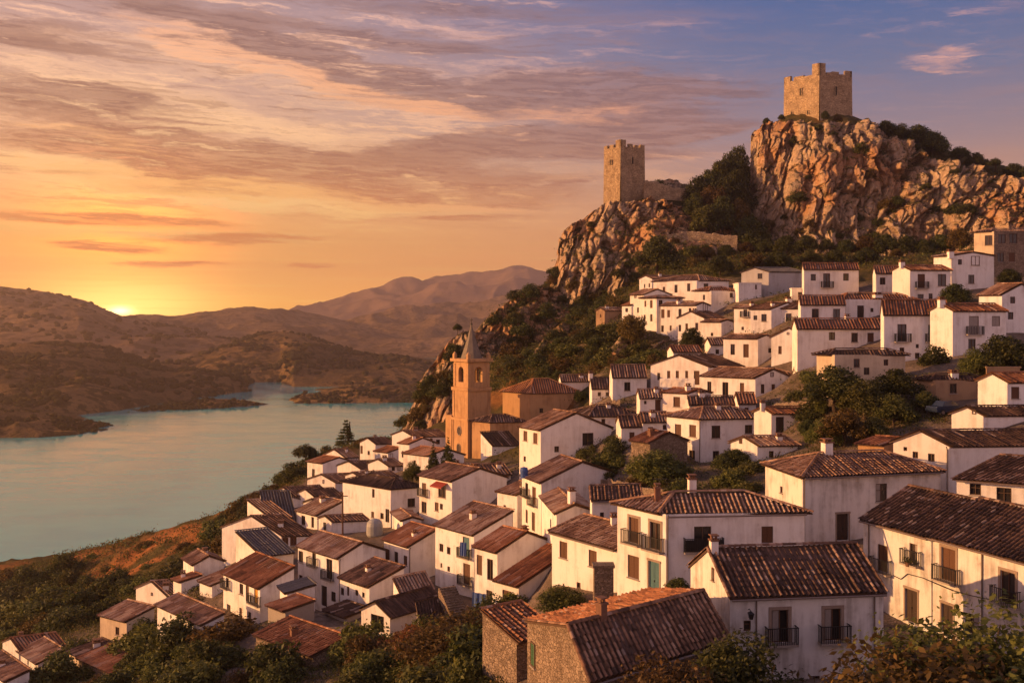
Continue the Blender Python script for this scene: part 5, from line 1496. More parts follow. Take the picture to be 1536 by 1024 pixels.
    b2.box(p2 + l * 1.2 + up * (z0 + zz(634)) / 2, (1.1, 1.2, (zz(634) - z0) / 2), AX); b2.build('side_chapel', [M['ochre']], church)
church_tower()

# ------------------------------------------------------------------ castle towers
def castle_tower(label, x0, xl, xr, ytop, ybase, D, tr, tl, merl, slits, tall=None, group='ruined castle towers'):
    h = ('castle', None, x0, xl, xr, ytop, ybase, D, tr, tl, 'flat', .1, '', label, {})
    p0, r, l, wl, dl, zb = solve(h)
    root = empty('castle_tower', (float(p0[0]), float(p0[1]), float(zb)), label, 'tower', group)
    hh = p0[2] - zb
    r3, l3, up = np.array((*r, 0)), np.array((*l, 0)), np.array((0, 0, 1.0))
    rg = np.random.default_rng(int(x0))
    # shaft: subdivided faces, slightly uneven masonry, leaning inwards a little
    V, Qs, n = [], [], 0
    for (a, ax_, L, nn) in ((np.zeros(3), r3, wl, -l3), (np.zeros(3), l3, dl, -r3), (r3 * wl, l3, dl, r3), (l3 * dl, r3, wl, l3)):
        nu, nv = 34, 44
        uu, vv = np.meshgrid(np.linspace(0, L, nu), np.linspace(-4, hh, nv))
        lean = .012 * (hh - vv)
        pts = a + uu[..., None] * ax_ + vv[..., None] * up + nn * lean[..., None]
        edge = np.clip(np.minimum(uu, L - uu) / .8, 0, 1)
        wp = (pts + np.array((p0[0], p0[1], zb))).reshape(-1, 3)
        dpl = (.16 * fbm(wp * 1.1, 3) + .14 * fbm(wp * .4, 2)).reshape(uu.shape) * (.25 + .75 * edge)
        pts = pts + nn * dpl[..., None]
        i_ = np.arange(nu * nv).reshape(nv, nu) + n
        V.append(pts.reshape(-1, 3)); Qs.append(np.stack([i_[:-1, :-1], i_[:-1, 1:], i_[1:, 1:], i_[1:, :-1]], -1).reshape(-1, 4)); n += nu * nv
    mesh_np('wall', np.concatenate(V), np.concatenate(Qs), [M['castle']], root)
    rf_ = MB(); rf_.poly([up * (hh - .5), r3 * wl + up * (hh - .5), r3 * wl + l3 * dl + up * (hh - .5), l3 * dl + up * (hh - .5)]); rf_.build('roof', [M['castle']], root)
    # parapet of broken merlons: (face, from, to, height)
    for (f, a, b, mh) in merl:
        st, ax_, L, inn = {'R': (np.zeros(3), r3, wl, l3), 'L': (np.zeros(3), l3, dl, r3), 'B': (l3 * dl, r3, wl, -l3), 'S': (r3 * wl, l3, dl, -r3)}[f]
        m_ = MB(); t = .7
        a_, b_ = st + ax_ * L * a, st + ax_ * L * b
        j = rg.uniform(-.12, .12, 4)
        m_.hexa([a_ - up * .3, b_ - up * .3, b_ + inn * t - up * .3, a_ + inn * t - up * .3][::1] if True else None,
                [a_ + up * (mh + j[0]), b_ + up * (mh + j[1]), b_ + inn * t + up * (mh + j[2]), a_ + inn * t + up * (mh + j[3])])
        for v_ in range(len(m_.v)): m_.v[v_] = tuple(np.array(m_.v[v_]) + up * hh)
        m_.build('merlon', [M['castle']], root)
    for (f, px, y1, y0) in slits:
        ax_, nn, L = (r3, -l3, wl) if f == 'R' else (l3, -r3, dl)
        k_ = (px - CX) / F; u = (k_ * D - p0[0]) / (ax_[0] - k_ * ax_[1]); Dp = D + u * ax_[1]
        v1, v0 = (HY - y1) / F * Dp - zb, (HY - y0) / F * Dp - zb
        m_ = MB(); m_.box(ax_ * u + nn * .28 + up * (v0 + v1) / 2, (.26 if v1 - v0 > 1 else .2, .03, (v1 - v0) / 2), (ax_, nn, up))
        w_ = m_.build('window', [M['rubber']], root)
        f_ = MB()
        for s in (-1, 1): f_.box(ax_ * (u + s * .38) + nn * .3 + up * (v0 + v1) / 2, (.12, .06, (v1 - v0) / 2 + .1), (ax_, nn, up))
        f_.build('frame', [M['castle']], w_)
    return root
castle_tower('big square castle tower of golden stone on the summit of the orange crag', 1229, 1176, 1278, 112, 188, 304, 14, 34,
    [('L', 0, .2, 3.6), ('R', 0, .19, 3.6), ('L', .2, .45, .5), ('L', .45, .72, 1.0), ('L', .82, 1, 1.6), ('R', .24, .40, .9), ('R', .40, .6, 1.1), ('R', .62, .8, .5), ('R', .8, 1, 1.7), ('S', 0, .15, 1.7), ('B', 0, .2, 1.5), ('B', .4, .6, 1.0), ('B', .8, 1, 1.5), ('S', .5, .7, .9)],
    [('L', 1202, 133, 143), ('L', 1213, 166, 171), ('L', 1189, 168, 172), ('R', 1253, 130, 143)])
castle_tower('slim square watchtower of rough stone on the lower left crag', 931, 906, 967, 220, 308, 305, 22, 40,
    [('L', 0, .3, 2.2), ('R', 0, .22, 2.2), ('L', .42, .66, 1.0), ('L', .8, 1, 1.0), ('R', .34, .5, 1.0), ('R', .6, .74, .8), ('R', .84, 1, 1.0), ('B', .1, .3, 1.0), ('B', .6, .8, 1.0), ('S', .1, .3, 1.0), ('S', .6, .8, 1.0)],
    [('L', 917, 240, 247), ('R', 948, 236, 246)])

def ruin_wall(label, pts, thick=.9, mat='castle', rag=.3):
    """crumbling wall following a line of (x, top row, bottom row, distance)"""
    pts = np.array([(a, b, c, d if d else hit(a, c)[0].y - .4) for (a, b, c, d) in pts], float); n = 60
    px = np.linspace(pts[0, 0], pts[-1, 0], n)
    yt, yb, D = (np.interp(px, pts[:, 0], pts[:, k]) for k in (1, 2, 3))
    X, ZT, ZB = (px - CX) / F * D, (HY - yt) / F * D, (HY - yb) / F * D
    rg = np.random.default_rng(int(pts[0, 0]))
    ZT = ZT + np.repeat(rg.uniform(-rag, rag * .7, n // 3), 3)[:n]
    base = np.array((X[0], D[0], ZB[0]))
    rows = 9; V = []
    for side in (0, 1):
        for k in range(rows):
            f = k / (rows - 1)
            p = np.stack([X, D + side * thick, ZB + (ZT - ZB) * f], 1)
            p[:, 1] += (.15 * fbm(p * .9, 3)) * (1 if side == 0 else -1)
            V.append(p - base)
    V = np.concatenate(V); i_ = np.arange(len(V)).reshape(2 * rows, n)
    i_ = np.concatenate([i_[:rows], i_[rows:][::-1]], 0)
    Q = np.stack([i_[:-1, :-1], i_[:-1, 1:], i_[1:, 1:], i_[1:, :-1]], -1).reshape(-1, 4)
    o = mesh_np('garden_wall' if mat in ('old', 'white') else 'stone_wall', V, Q, M[mat], loc=tuple(base))
    return tag(o, label, 'wall')
ruin_wall('golden ruined curtain wall crossing the slope between the two towers', [(1000, 345, 362, 277), (1004, 352, 364, 277), (1030, 346, 366, 277), (1060, 349, 368, 276), (1106, 354, 376, 274)])
ruin_wall('low ruined wall running right from the slim watchtower', [(966, 270, 300, 299), (985, 272, 300, 300), (1006, 280, 300, 301), (1030, 284, 302, 302)])

ruin_wall('pale garden wall below the church and the little sacristy', [(694, 694, 716, 160), (735, 697, 722, 156), (782, 706, 728, 150)], .4, 'old', .03)
ruin_wall('low pale courtyard wall in front of the wide glowing gable house', [(990, 568, 580, 146), (1015, 567, 582, 145), (1042, 568, 583, 144)], .3, 'white', .02)

ruin_wall('rubble retaining wall under the bank left of the leafy grove', [(1160, 606, 622, None), (1176, 604, 622, None), (1195, 603, 622, None), (1216, 604, 624, None)], .6, 'stone', .2)
ruin_wall('rubble retaining wall below the handsome hipped house', [(900, 716, 732, None), (930, 722, 738, None), (965, 730, 746, None), (1030, 734, 748, None)], .6, 'stone', .2)
ruin_wall('rubble terrace wall behind the wide white roofs right of the church', [(884, 608, 620, None), (900, 604, 618, None), (930, 600, 614, None)], .6, 'stone', .2)
# ------------------------------------------------------------------ foliage
def leaf_mat(name, c1, c2, c3=None, sat=0.35):
    m, t = new_mat(name)
    g = t.n('ShaderNodeNewGeometry'); oi = t.n('ShaderNodeObjectInfo')
    f = t.m('ADD', t.m('MULTIPLY', g.outputs['Random Per Island'], 0.6), t.m('MULTIPLY', t.noise(g.outputs['Position'], 0.8, 3, 0.6), 0.4))
    col = t.ramp(f, [(0.15, rgba(*c1)), (0.75, rgba(*c2))] + ([(0.97, rgba(*c3))] if c3 else []))
    hs = t.n('ShaderNodeHueSaturation')
    t.put(hs.inputs['Hue'], t.m('ADD', 0.485, t.m('MULTIPLY', oi.outputs['Random'], 0.03)))
    t.put(hs.inputs['Value'], t.m('ADD', 0.75, t.m('MULTIPLY', oi.outputs['Random'], 0.5)))
    t.put(hs.inputs['Color'], col)
    d = t.n('ShaderNodeBsdfPrincipled'); t.put(d.inputs['Base Color'], hs.outputs[0]); d.inputs['Roughness'].default_value = 0.6
    d.inputs['Specular IOR Level'].default_value = 0.25
    tr_ = t.n('ShaderNodeBsdfTranslucent'); t.put(tr_.inputs['Color'], hs.outputs[0])
    mx = t.n('ShaderNodeMixShader'); mx.inputs[0].default_value = 0.35
    t.t.links.new(d.outputs[0], mx.inputs[1]); t.t.links.new(tr_.outputs[0], mx.inputs[2])
    o = t.n('ShaderNodeOutputMaterial'); t.t.links.new(mx.outputs[0], o.inputs[0])
    return m
M['leaf'] = leaf_mat('broad_leaves', (0.034, 0.042, 0.010), (0.16, 0.155, 0.036), (0.30, 0.25, 0.06))
M['leafdark'] = leaf_mat('dark_evergreen_leaves', (0.022, 0.028, 0.009), (0.095, 0.098, 0.024), (0.20, 0.17, 0.045))
M['leafdry'] = leaf_mat('autumn_leaves', (0.05, 0.035, 0.01), (0.16, 0.10, 0.025), (0.30, 0.17, 0.04))
M['leafred'] = leaf_mat('rusty_leaves', (0.09, 0.035, 0.015), (0.22, 0.08, 0.03), (0.3, 0.12, 0.05))
M['bark'] = flat_mat('bark', (0.07, 0.045, 0.03), 0.95, 0.5)

def leaves(blobs, n, size, seed, flat=0.0, shell=0.55):
    """leaf-sized faces spread through a set of ellipsoids (centre, radii)"""
    rg = np.random.default_rng(seed)
    blobs = [(np.array(c, float), np.array(r_, float)) for c, r_ in blobs]
    wts = np.array([np.prod(b[1]) ** (2 / 3) for b in blobs]); wts /= wts.sum()
    bi = rg.choice(len(blobs), n, p=wts)
    c = np.array([b[0] for b in blobs])[bi]; rr = np.array([b[1] for b in blobs])[bi]
    d = rg.normal(size=(n, 3)); d /= np.linalg.norm(d, axis=1)[:, None]
    rad_ = shell + (1 - shell) * rg.random(n) ** .6
    rad_ *= 1 + .16 * rg.normal(size=n)
    p = c + d * rr * rad_[:, None]
    # gather into twigs so that gaps appear
    cell = fbm(p * 1.5 / max(.4, np.mean([b[1].mean() for b in blobs])) + seed, 3)
    keep = cell > -0.16
    p, d = p[keep], d[keep]; n = len(p)
    nrm = d * .55 + rg.normal(size=(n, 3)) * .6 + np.array((0, 0, .35)); nrm /= np.linalg.norm(nrm, axis=1)[:, None]
    a = np.cross(nrm, rg.normal(size=(n, 3))); a /= np.linalg.norm(a, axis=1)[:, None]
    b = np.cross(nrm, a)
    s = size * rg.uniform(.55, 1.35, n)[:, None]
    V = np.stack([p - a * s, p - b * s * .5 + nrm * s * .12, p + a * s, p + b * s * .5 + nrm * s * .12], 1).reshape(-1, 3)
    Q = np.arange(4 * n).reshape(n, 4)
    return V, Q

def trunk_mesh(h_, r0, tips, seed):
    rg = random.Random(seed); mb = MB()
    b0 = np.array((0, 0, -.6)); t0 = np.array((rg.uniform(-.15, .15) * h_, rg.uniform(-.15, .15) * h_, h_))
    mid = (b0 + t0) / 2 + np.array((rg.uniform(-.06, .06) * h_, rg.uniform(-.06, .06) * h_, 0))
    mb.tube([b0, mid, t0], [r0 * 1.2, r0 * .85, r0 * .55], 7)
    for tp in tips:
        tp = np.array(tp, float); st = mid + (t0 - mid) * rg.uniform(.1, .95)
        m_ = (st + tp) / 2 + np.array((0, 0, rg.uniform(0, .12) * h_))
        mb.tube([st, m_, tp], [r0 * .42, r0 * .26, r0 * .08], 5)
    return mb

def crown_blobs(R, H, n, seed, low=0.25):
    rg = random.Random(seed); out = []
    for k in range(n):
        a = 2 * math.pi * (k * .618 + rg.random() * .2); q = math.sqrt((k + .5) / n)
        z = low * H + (H * (1 - low)) * (1 - q * q * .85) * rg.uniform(.45, .95)
        s = R * rg.uniform(.30, .48)
        out.append(((math.cos(a) * q * R * .68, math.sin(a) * q * R * .68, z), (s, s, s * rg.uniform(.7, .95))))
    return out

LIB = {}
def tree_kind(key, R, H, n_blob, n_leaf, size, mat, trunk_h, trunk_r, seed, low=.25, blobs=None, shell=.5):
    if not key.startswith('near'): n_leaf = int(n_leaf * 1.8); size *= .76
    bl = blobs or crown_blobs(R, H, n_blob, seed, low)
    V, Q = leaves(bl, n_leaf, size, seed, shell=shell)
    o = mesh_np('crown', V, Q, M[mat]); me = o.data; bpy.data.objects.remove(o)
    tk = trunk_mesh(trunk_h, trunk_r, [b[0] for b in bl[:9]], seed).build('trunk', [M['bark']]); tm = tk.data; bpy.data.objects.remove(tk)
    LIB[key] = (me, tm, H)
# broad trees, 5 m tall unit
tree_kind('round', 3.0, 5.2, 16, 6500, .21, 'leaf', 2.4, .22, 1)
tree_kind('round_dark', 3.0, 5.0, 15, 6500, .21, 'leafdark', 2.2, .22, 2)
tree_kind('olive', 2.6, 5.0, 12, 5200, .20, 'leafdry', 2.0, .2, 3)
tree_kind('tall', 2.2, 6.5, 15, 6000, .2, 'leaf', 3.0, .2, 4, .2)
tree_kind('umbrella', 3.0, 5.0, 12, 3600, .24, 'leafdark', 3.6, .2, 5, .68)
tree_kind('cypress', 1, 1, 1, 2600, .16, 'leafdark', 2, .15, 6, blobs=[((0, 0, .8 + k * .62), (.95 - abs(k - 2) * .1 - max(0, k - 4) * .11, .95 - abs(k - 2) * .1 - max(0, k - 4) * .11, .9)) for k in range(8)])
def pine_blobs():
    out = []; rg = random.Random(4)
    for k in range(9):
        z = 1.0 + k * .72; R = 2.3 * (1 - k / 9.5)
        for j in range(6 if k < 7 else 3):
            a = rg.random() * 6.28
            out.append(((math.cos(a) * R * .62, math.sin(a) * R * .62, z - R * .12), (R * .42 + .15, R * .42 + .15, .30)))
    return out
tree_kind('pine', 1, 1, 1, 4200, .2, 'leafdark', 6.6, .2, 7, blobs=pine_blobs(), shell=.2)
tree_kind('near_big', 4.2, 6.0, 26, 21000, .125, 'leaf', 3.0, .26, 8, .15)
tree_kind('near_dry', 3.6, 4.6, 22, 17000, .12, 'leafdry', 2.2, .22, 9, .1)
tree_kind('near_dark', 3.2, 4.6, 20, 15000, .12, 'leafdark', 2.2, .22, 10, .1)
def bush_kind(key, n_leaf, size, mat, seed, R=1.5, H=1.5):
    n_leaf *= 3; size *= .62
    bl = crown_blobs(R, H, 8, seed, -.05)
    V, Q = leaves(bl, n_leaf, size, seed, shell=.45)
    o = mesh_np('bush', V, Q, M[mat]); LIB[key] = o.data; bpy.data.objects.remove(o)
for k in range(3):
    bush_kind('bush%d' % k, 1300, .17, 'leafdark', 20 + k)
    bush_kind('bush%d' % (k + 3), 1300, .17, 'leaf', 30 + k)
bush_kind('bush6', 1100, .17, 'leafdry', 41); bush_kind('bush7', 1100, .17, 'leafdry', 42); bush_kind('bush8', 1100, .16, 'leafred', 43)

def tree(key, label, pxl, ybase, ytop, D=None, wide=1.0, group=None, name='tree', cat='tree'):
    """a tree whose foot stands at a pixel's ground and whose top reaches a row"""
    me, tm, H = LIB[key]
    if D is None:
        h_ = hit(pxl, ybase); loc = h_[0]
    else:
        x, y, _ = P(pxl, ybase, D); loc = Vector((x, y, ground_z(x, y)))
    ztop = (HY - ytop) / F * loc.y
    zmax = max(v.co.z for v in me.vertices)
    s = max(2.0, (ztop - loc.z)) / zmax
    root = empty(name, loc, label, cat, group)
    root.rotation_euler = (0, 0, random.uniform(0, 6.28))
    root.scale = (s * wide, s * wide, s)
    for nm, d in (('crown', me), ('trunk', tm)):
        o = bpy.data.objects.new(nm, d); COL.objects.link(o); o.parent = root
    return root
for a in [('pine', 'dark conifer rising over the lake behind the skyline gable house', 519, 668, 629, 222, 1.25),
          ('umbrella', 'wide umbrella-shaped tree on the lakeside crest left of the clean white gable house', 459, 700, 664, 206, 1.15),
          ('umbrella', 'tiny flat-topped tree standing alone on the grey crag by the spire', 686, 506, 484, 251, .8),
          ('cypress', 'left of the two dark cypresses beside the church door', 650, 704, 662, 146, .95),
          ('cypress', 'taller right-hand one of the two dark cypresses beside the church door', 672, 704, 655, 146, 1.1),
          ('round', 'small white-flecked tree among the roofs left of the church', 619, 718, 690, 155, .9),
          ('round', 'broad round tree between the tall plain gable house and the hipped house', 985, 736, 672, 110, 1.9),
          ('round_dark', 'dark upright-leaved tree at the foot of the handsome hipped house', 1103, 730, 672, 106, 1.7),
          ('round_dark', 'large dark tree at the upper left of the leafy grove', 1252, 630, 546, 111, 1.35),
          ('round_dark', 'dense dark tree at the upper right of the leafy grove', 1345, 624, 551, 109, 1.35),
          ('round', 'mottled tree at the centre back of the leafy grove', 1298, 640, 566, 107, 1.3),
          ('round_dark', 'dark tree squeezed between the tall pointed gable and the grove', 1222, 640, 566, 121, 1.1),
          ('round', 'green tree at the outer left tip of the leafy grove', 1232, 664, 596, 112, 1.0),
          ('round_dark', 'dark low tree just right of the small low gable house', 1212, 700, 636, 108, 1.2),
          ('olive', 'yellowing tree at the lower left of the leafy grove', 1268, 688, 610, 102, 1.3),
          ('round', 'low green tree at the far lower left of the leafy grove', 1235, 690, 626, 103, 1.3),
          ('round', 'yellow-green tree in the middle of the leafy grove', 1340, 664, 588, 104.5, 1.35),
          ('round_dark', 'shadowy tree closing the leafy grove on its right side', 1388, 650, 585, 105, 1.2),
          ('round', 'green tree at the lower middle of the leafy grove', 1310, 692, 622, 101, 1.2),
          ('round', 'lush rounded tree in front of the small house with the tall brown door', 842, 928, 876, 83, 1.9),
          ('near_dry', 'yellowish bushy tree beside the stairs of the little hut', 690, 985, 915, 78, 1.6),
          ('near_big', 'big leafy tree filling the bottom right corner', 1488, 1130, 886, 46, 1.35),
          ('near_dry', 'golden autumn tree at the bottom edge below the cobbled lane', 1375, 1150, 952, 43, 1.1),
          ('near_dark', 'dark leafy tree overlapping the front wall of the nearest white house', 1105, 1120, 945, 47, 1.05),
          ('near_dry', 'olive-brown tree spreading over the foreground dark tiles', 1010, 1130, 982, 44, 1.0),
          ('round_dark', 'dark tree shading the right-edge houses below the stone mansion', 1503, 560, 500, 112, 1.2),
          ('round', 'loose green tree beside the bare-stone house on the right', 1462, 562, 520, 112, 1.0),
          ('round_dark', 'dark oleander-like tree in front of the loggia house', 1432, 458, 424, 146, 1.3),
          ('round_dark', 'dark tree below the stone mansion at the right edge', 1513, 440, 402, 158, 1.3),
          ('round_dark', 'lone dark tree under the glowing gable of the upper cluster', 1038, 534, 490, 176, 1.0),
          ('round_dark', 'small tree growing by the door of the large corner house', 1018, 900, 864, 69.5, .9),
          ('olive', 'pale bush-like tree beside the left lit house of the upper cluster', 948, 496, 470, 196, 1.0)]:
    tree(*a)

# trees on the upper slopes and crest
for i, (px, yb_, yt_, D, k, wd) in enumerate([(1048, 300, 262, 302, 'round_dark', .8), (1064, 298, 252, 304, 'round_dark', .75), (1080, 292, 240, 306, 'tall', .9), (1094, 286, 228, 308, 'round_dark', .6), (1108, 276, 216, 310, 'round_dark', .55), (1044, 330, 288, 294, 'round_dark', .9), (1068, 326, 276, 296, 'olive', .8), (1090, 322, 262, 299, 'round_dark', .7), (1106, 318, 252, 302, 'round_dark', .6), (1056, 348, 306, 288, 'tall', 1.0), (1084, 345, 292, 291, 'round_dark', .7), (1108, 346, 296, 292, 'olive', .7), (1120, 352, 318, 290, 'round_dark', .8), (1134, 362, 330, 288, 'round_dark', .9)]):
    tree(k, 'dark crooked tree on the steep saddle between the slim watchtower and the orange crag', px, yb_, yt_, D, wd, 'trees on the saddle between the towers')
for i, (px, yb_, yt_, D, k, wd) in enumerate([(1300, 200, 182, 297, 'round_dark', 1.3), (1328, 208, 180, 298, 'round_dark', 1.3), (1352, 222, 184, 297, 'round', 1.2), (1378, 236, 186, 295, 'round_dark', 1.2), (1398, 244, 196, 292, 'round_dark', 1.2), (1440, 255, 218, 286, 'umbrella', 1.1), (1465, 262, 228, 284, 'round_dark', 1.2), (1492, 266, 236, 280, 'umbrella', 1.2), (1520, 272, 244, 276, 'round_dark', 1.3), (1542, 276, 248, 272, 'round_dark', 1.2)]):
    tree(k, 'dark tree on the skyline right of the big castle tower', px, yb_, yt_, D, wd, 'skyline trees right of the big castle tower')
for (px, yb_, yt_, D, k, wd) in [(1172, 186, 174, 302, 'round_dark', 1.1), (1150, 192, 178, 306, 'round_dark', 1.1), (1238, 190, 166, 297, 'round_dark', .9), (1256, 190, 170, 298, 'olive', .9), (988, 292, 268, 304, 'round_dark', .9)]:
    tree(k, 'shrubby tree clinging to the rock at the foot of a castle tower', px, yb_, yt_, D, wd, 'shrubby trees at the castle tower feet')
for (px, yb_, yt_, D, k, wd) in [(1210, 384, 352, 244, 'round_dark', 1.3), (1240, 384, 356, 243, 'round', 1.2), (1270, 386, 358, 241, 'round_dark', 1.3), (1300, 388, 352, 240, 'olive', 1.2), (1330, 388, 350, 238, 'round_dark', 1.3), (1360, 390, 352, 236, 'round_dark', 1.3), (1385, 392, 358, 234, 'round_dark', 1.2), (1150, 390, 358, 252, 'round_dark', 1.3), (1180, 388, 352, 248, 'round_dark', 1.2), (1120, 388, 362, 254, 'olive', 1.3), (1090, 392, 366, 255, 'round_dark', 1.2), (1060, 398, 370, 256, 'olive', 1.3), (985, 408, 352, 258, 'round_dark', 1.1), (1080, 414, 382, 226, 'round_dark', 1.3), (1130, 411, 378, 227, 'olive', 1.3), (1170, 408, 376, 226, 'round_dark', 1.4), (1215, 402, 372, 226, 'round', 1.4), (1250, 404, 374, 224, 'round_dark', 1.4), (1300, 403, 370, 222, 'round_dark', 1.4), (1345, 404, 372, 220, 'olive', 1.3), (1390, 400, 368, 218, 'round_dark', 1.4), (1410, 378, 350, 234, 'round_dark', 1.2), (1440, 372, 340, 230, 'olive', 1.0)]:
    tree(k, 'dark tree in the belt between the orange crag and the uppermost row of houses', px, yb_, yt_, D, wd, 'tree belt under the orange crag')

# bushes scattered by region: a foot anywhere on the ground seen inside the outline
def inside(px, py, poly):
    c = False; n = len(poly)
    for i in range(n):
        x1, y1 = poly[i]; x2, y2 = poly[(i + 1) % n]
        if (y1 > py) != (y2 > py) and px < (x2 - x1) * (py - y1) / (y2 - y1) + x1: c = not c
    return c
def scatter(poly, num, size, label, group, kinds, seed, gap=9, squash=(.7, 1.05), avoid=()):
    rg = random.Random(seed); placed = []; tries = 0
    xs = [p[0] for p in poly]; ys = [p[1] for p in poly]
    while len(placed) < num and tries < num * 40:
        tries += 1
        px, py = rg.uniform(min(xs), max(xs)), rg.uniform(min(ys), max(ys))
        if not inside(px, py, poly) or any(inside(px, py, a) for a in avoid): continue
        if any((px - a) ** 2 + ((py - b) * 1.6) ** 2 < gap ** 2 for a, b in placed): continue
        h_ = hit(px, py)
        if h_ is None: continue
        if HIT_ROCK[0] and rg.random() < .6: continue
        if h_[0].y < 100 and town(np.array([[h_[0].x, h_[0].y]]))[0] > .99: continue
        placed.append((px, py))
        o = bpy.data.objects.new('bush', LIB['bush%d' % rg.choice(kinds)]); COL.objects.link(o)
        s = rg.uniform(*size)
        o.location = h_[0] - Vector((0, 0, .15 * s)); o.rotation_euler = (0, 0, rg.uniform(0, 6.28))
        o.scale = (s * rg.uniform(.9, 1.25), s * rg.uniform(.9, 1.25), s * rg.uniform(*squash))
        tag(o, label, 'bush', group)
    return placed
FIELD_PX = [(95,842),(105,872),(290,872),(300,815),(325,790),(345,765),(300,768),(230,800),(170,822)]
scatter([(745,585),(760,520),(800,500),(838,455),(900,440),(935,450),(930,500),(1000,545),(960,552),(880,562),(790,556)], 40, (1.3, 2.5), 'rounded bush on the scrub slope above the church', 'bushes on the slope above the church', [0, 1, 2, 3, 4, 6, 7], 1, 13)
scatter([(700,560),(745,520),(790,440),(850,440),(830,500),(760,570)], 10, (1.2, 2.3), 'bush among the rock ribs right of the spire', 'bushes among the rock ribs', [0, 1, 2, 4, 6], 2, 12)
scatter([(735,490),(760,455),(790,405),(830,380),(840,430),(800,460)], 10, (1.2, 2.4), 'bush on the dark ridge outline left of the slim watchtower', 'bushes on the ridge outline', [0, 1, 2, 6], 3, 10)
scatter([(840,470),(860,420),(930,400),(990,380),(1060,372),(1060,410),(960,410),(935,445)], 18, (1.3, 2.6), 'bush on the slope below the ruined curtain wall', 'bushes below the ruined wall', [0, 1, 2, 3, 6], 4, 12)
scatter([(830,400),(860,345),(905,325),(1000,310),(1100,340),(1100,360),(960,400),(860,440)], 10, (.8, 1.7), 'bush in a cleft of the watchtower crag', 'bushes on the watchtower crag', [0, 1, 2, 6], 5, 12)
scatter([(1125,260),(1160,195),(1280,195),(1400,250),(1530,275),(1530,350),(1400,370),(1200,372),(1120,360)], 24, (.8, 1.9), 'bush growing out of the face of the orange crag', 'bushes on the orange crag', [0, 1, 2, 4, 6], 6, 15)
scatter([(505,668),(560,640),(615,605),(650,560),(672,530),(690,520),(690,560),(640,640),(600,650),(540,668)], 16, (1.1, 2.4), 'bush on the lakeside slope left of the grey crag', 'bushes left of the grey crag', [0, 1, 2, 6], 7, 11)
scatter([(335,790),(345,765),(400,728),(445,695),(480,680),(500,672),(470,702),(420,735),(390,760),(375,800),(340,830)], 28, (1.1, 2.3), 'bush on the lakeside crest along the left edge of the village', 'bushes on the lakeside crest', [0, 1, 2, 6, 7], 8, 11)
scatter([(0,872),(60,862),(120,842),(200,808),(270,782),(330,760),(345,790),(320,835),(285,880),(240,880),(150,900),(100,945),(0,960)], 40, (1.5, 3.4), 'bush around the orange dry meadow above the lake', 'bushes around the dry meadow', [0, 1, 2, 3, 6, 7], 9, 13, avoid=[FIELD_PX])
scatter([(0,890),(140,890),(200,880),(190,915),(150,925),(120,950),(30,950),(0,970)], 14, (1.6, 3.2), 'dark bush in the thicket above the bottom left roofs', 'bushes in the bottom left thicket', [0, 1, 2, 3, 7], 10, 14)
scatter([(60,1022),(120,985),(200,960),(245,950),(330,960),(400,985),(440,1015),(420,1040),(60,1040)], 22, (1.3, 2.4), 'bush between the low roofs along the bottom left edge', 'bushes along the bottom left edge', [0, 1, 3, 4, 6, 7], 11, 16)
scatter([(500,985),(540,960),(640,955),(720,960),(730,1040),(500,1050)], 16, (1.2, 2.1), 'bush below the little whitewashed hut', 'bushes below the little hut', [0, 3, 4, 6, 7], 12, 18)
scatter([(1165,605),(1205,562),(1236,575),(1225,640),(1195,660),(1165,645)], 9, (.8, 1.5), 'bush on the bank between the tall pointed gable and the vivid red roof', 'bushes on the bank left of the grove', [0, 1, 3, 4, 6], 13, 11)
scatter([(790,560),(845,562),(885,610),(860,600),(800,600)], 6, (.9, 1.6), 'bush behind the church nave roof', 'bushes behind the church nave', [0, 3, 6], 14, 14)
scatter([(905,700),(960,680),(1060,735),(1140,700),(1150,740),(1060,760),(930,745)], 8, (.8, 1.5), 'garden bush between the round trees and the large corner house', 'garden bushes by the round trees', [0, 1, 3, 4, 7], 15, 15)
scatter([(880,676),(925,655),(955,690),(930,725),(885,720)], 7, (.8, 1.5), 'flowering bush right of the tall plain gable house', 'bushes right of the tall plain gable house', [0, 3, 4], 17, 11)
scatter([(700,700),(780,700),(770,730),(690,720)], 6, (.6, 1.0), 'small bush along the garden wall below the church', 'small bushes below the church', [0, 3, 4], 16, 14)
scatter(FIELD_PX, 6, (.8, 1.6), 'isolated shrub standing on the orange dry meadow', 'shrubs on the dry meadow', [0, 3, 6], 18, 30)
for (px, py, s, k, lb) in [(610, 985, 1.9, 8, 'rusty red bush below the little whitewashed hut'), (545, 985, 2.2, 3, 'green bush with pale tips at the corner of the little hut'), (775, 915, 1.4, 4, 'green bush beside the tall brown door'),
                           (735, 935, 1.6, 0, 'dark bush under the blue cloth balcony'), (270, 975, 2.3, 0, 'large dark bush in front of the broad reddish roof at lower left'), (205, 985, 2.4, 3, 'large green bush in front of the tower-like pinkish house'),
                           (915, 690, 1.2, 0, 'flowering bush against the fine-tiled hip roof house'), (1290, 455, 1.2, 0, 'small shrub between the isolated house and its neighbour'), (1400, 510, 1.3, 3, 'shrub by the teal balcony house corner'), (1402, 545, 1.4, 0, 'dark shrub at the foot of the bare-stone house')]:
    h_ = hit(px, py)
    o = bpy.data.objects.new('bush', LIB['bush%d' % k]); COL.objects.link(o); o.location = h_[0] - Vector((0, 0, .2)); o.scale = (s, s, s); o.rotation_euler = (0, 0, px)
    tag(o, lb, 'bush')

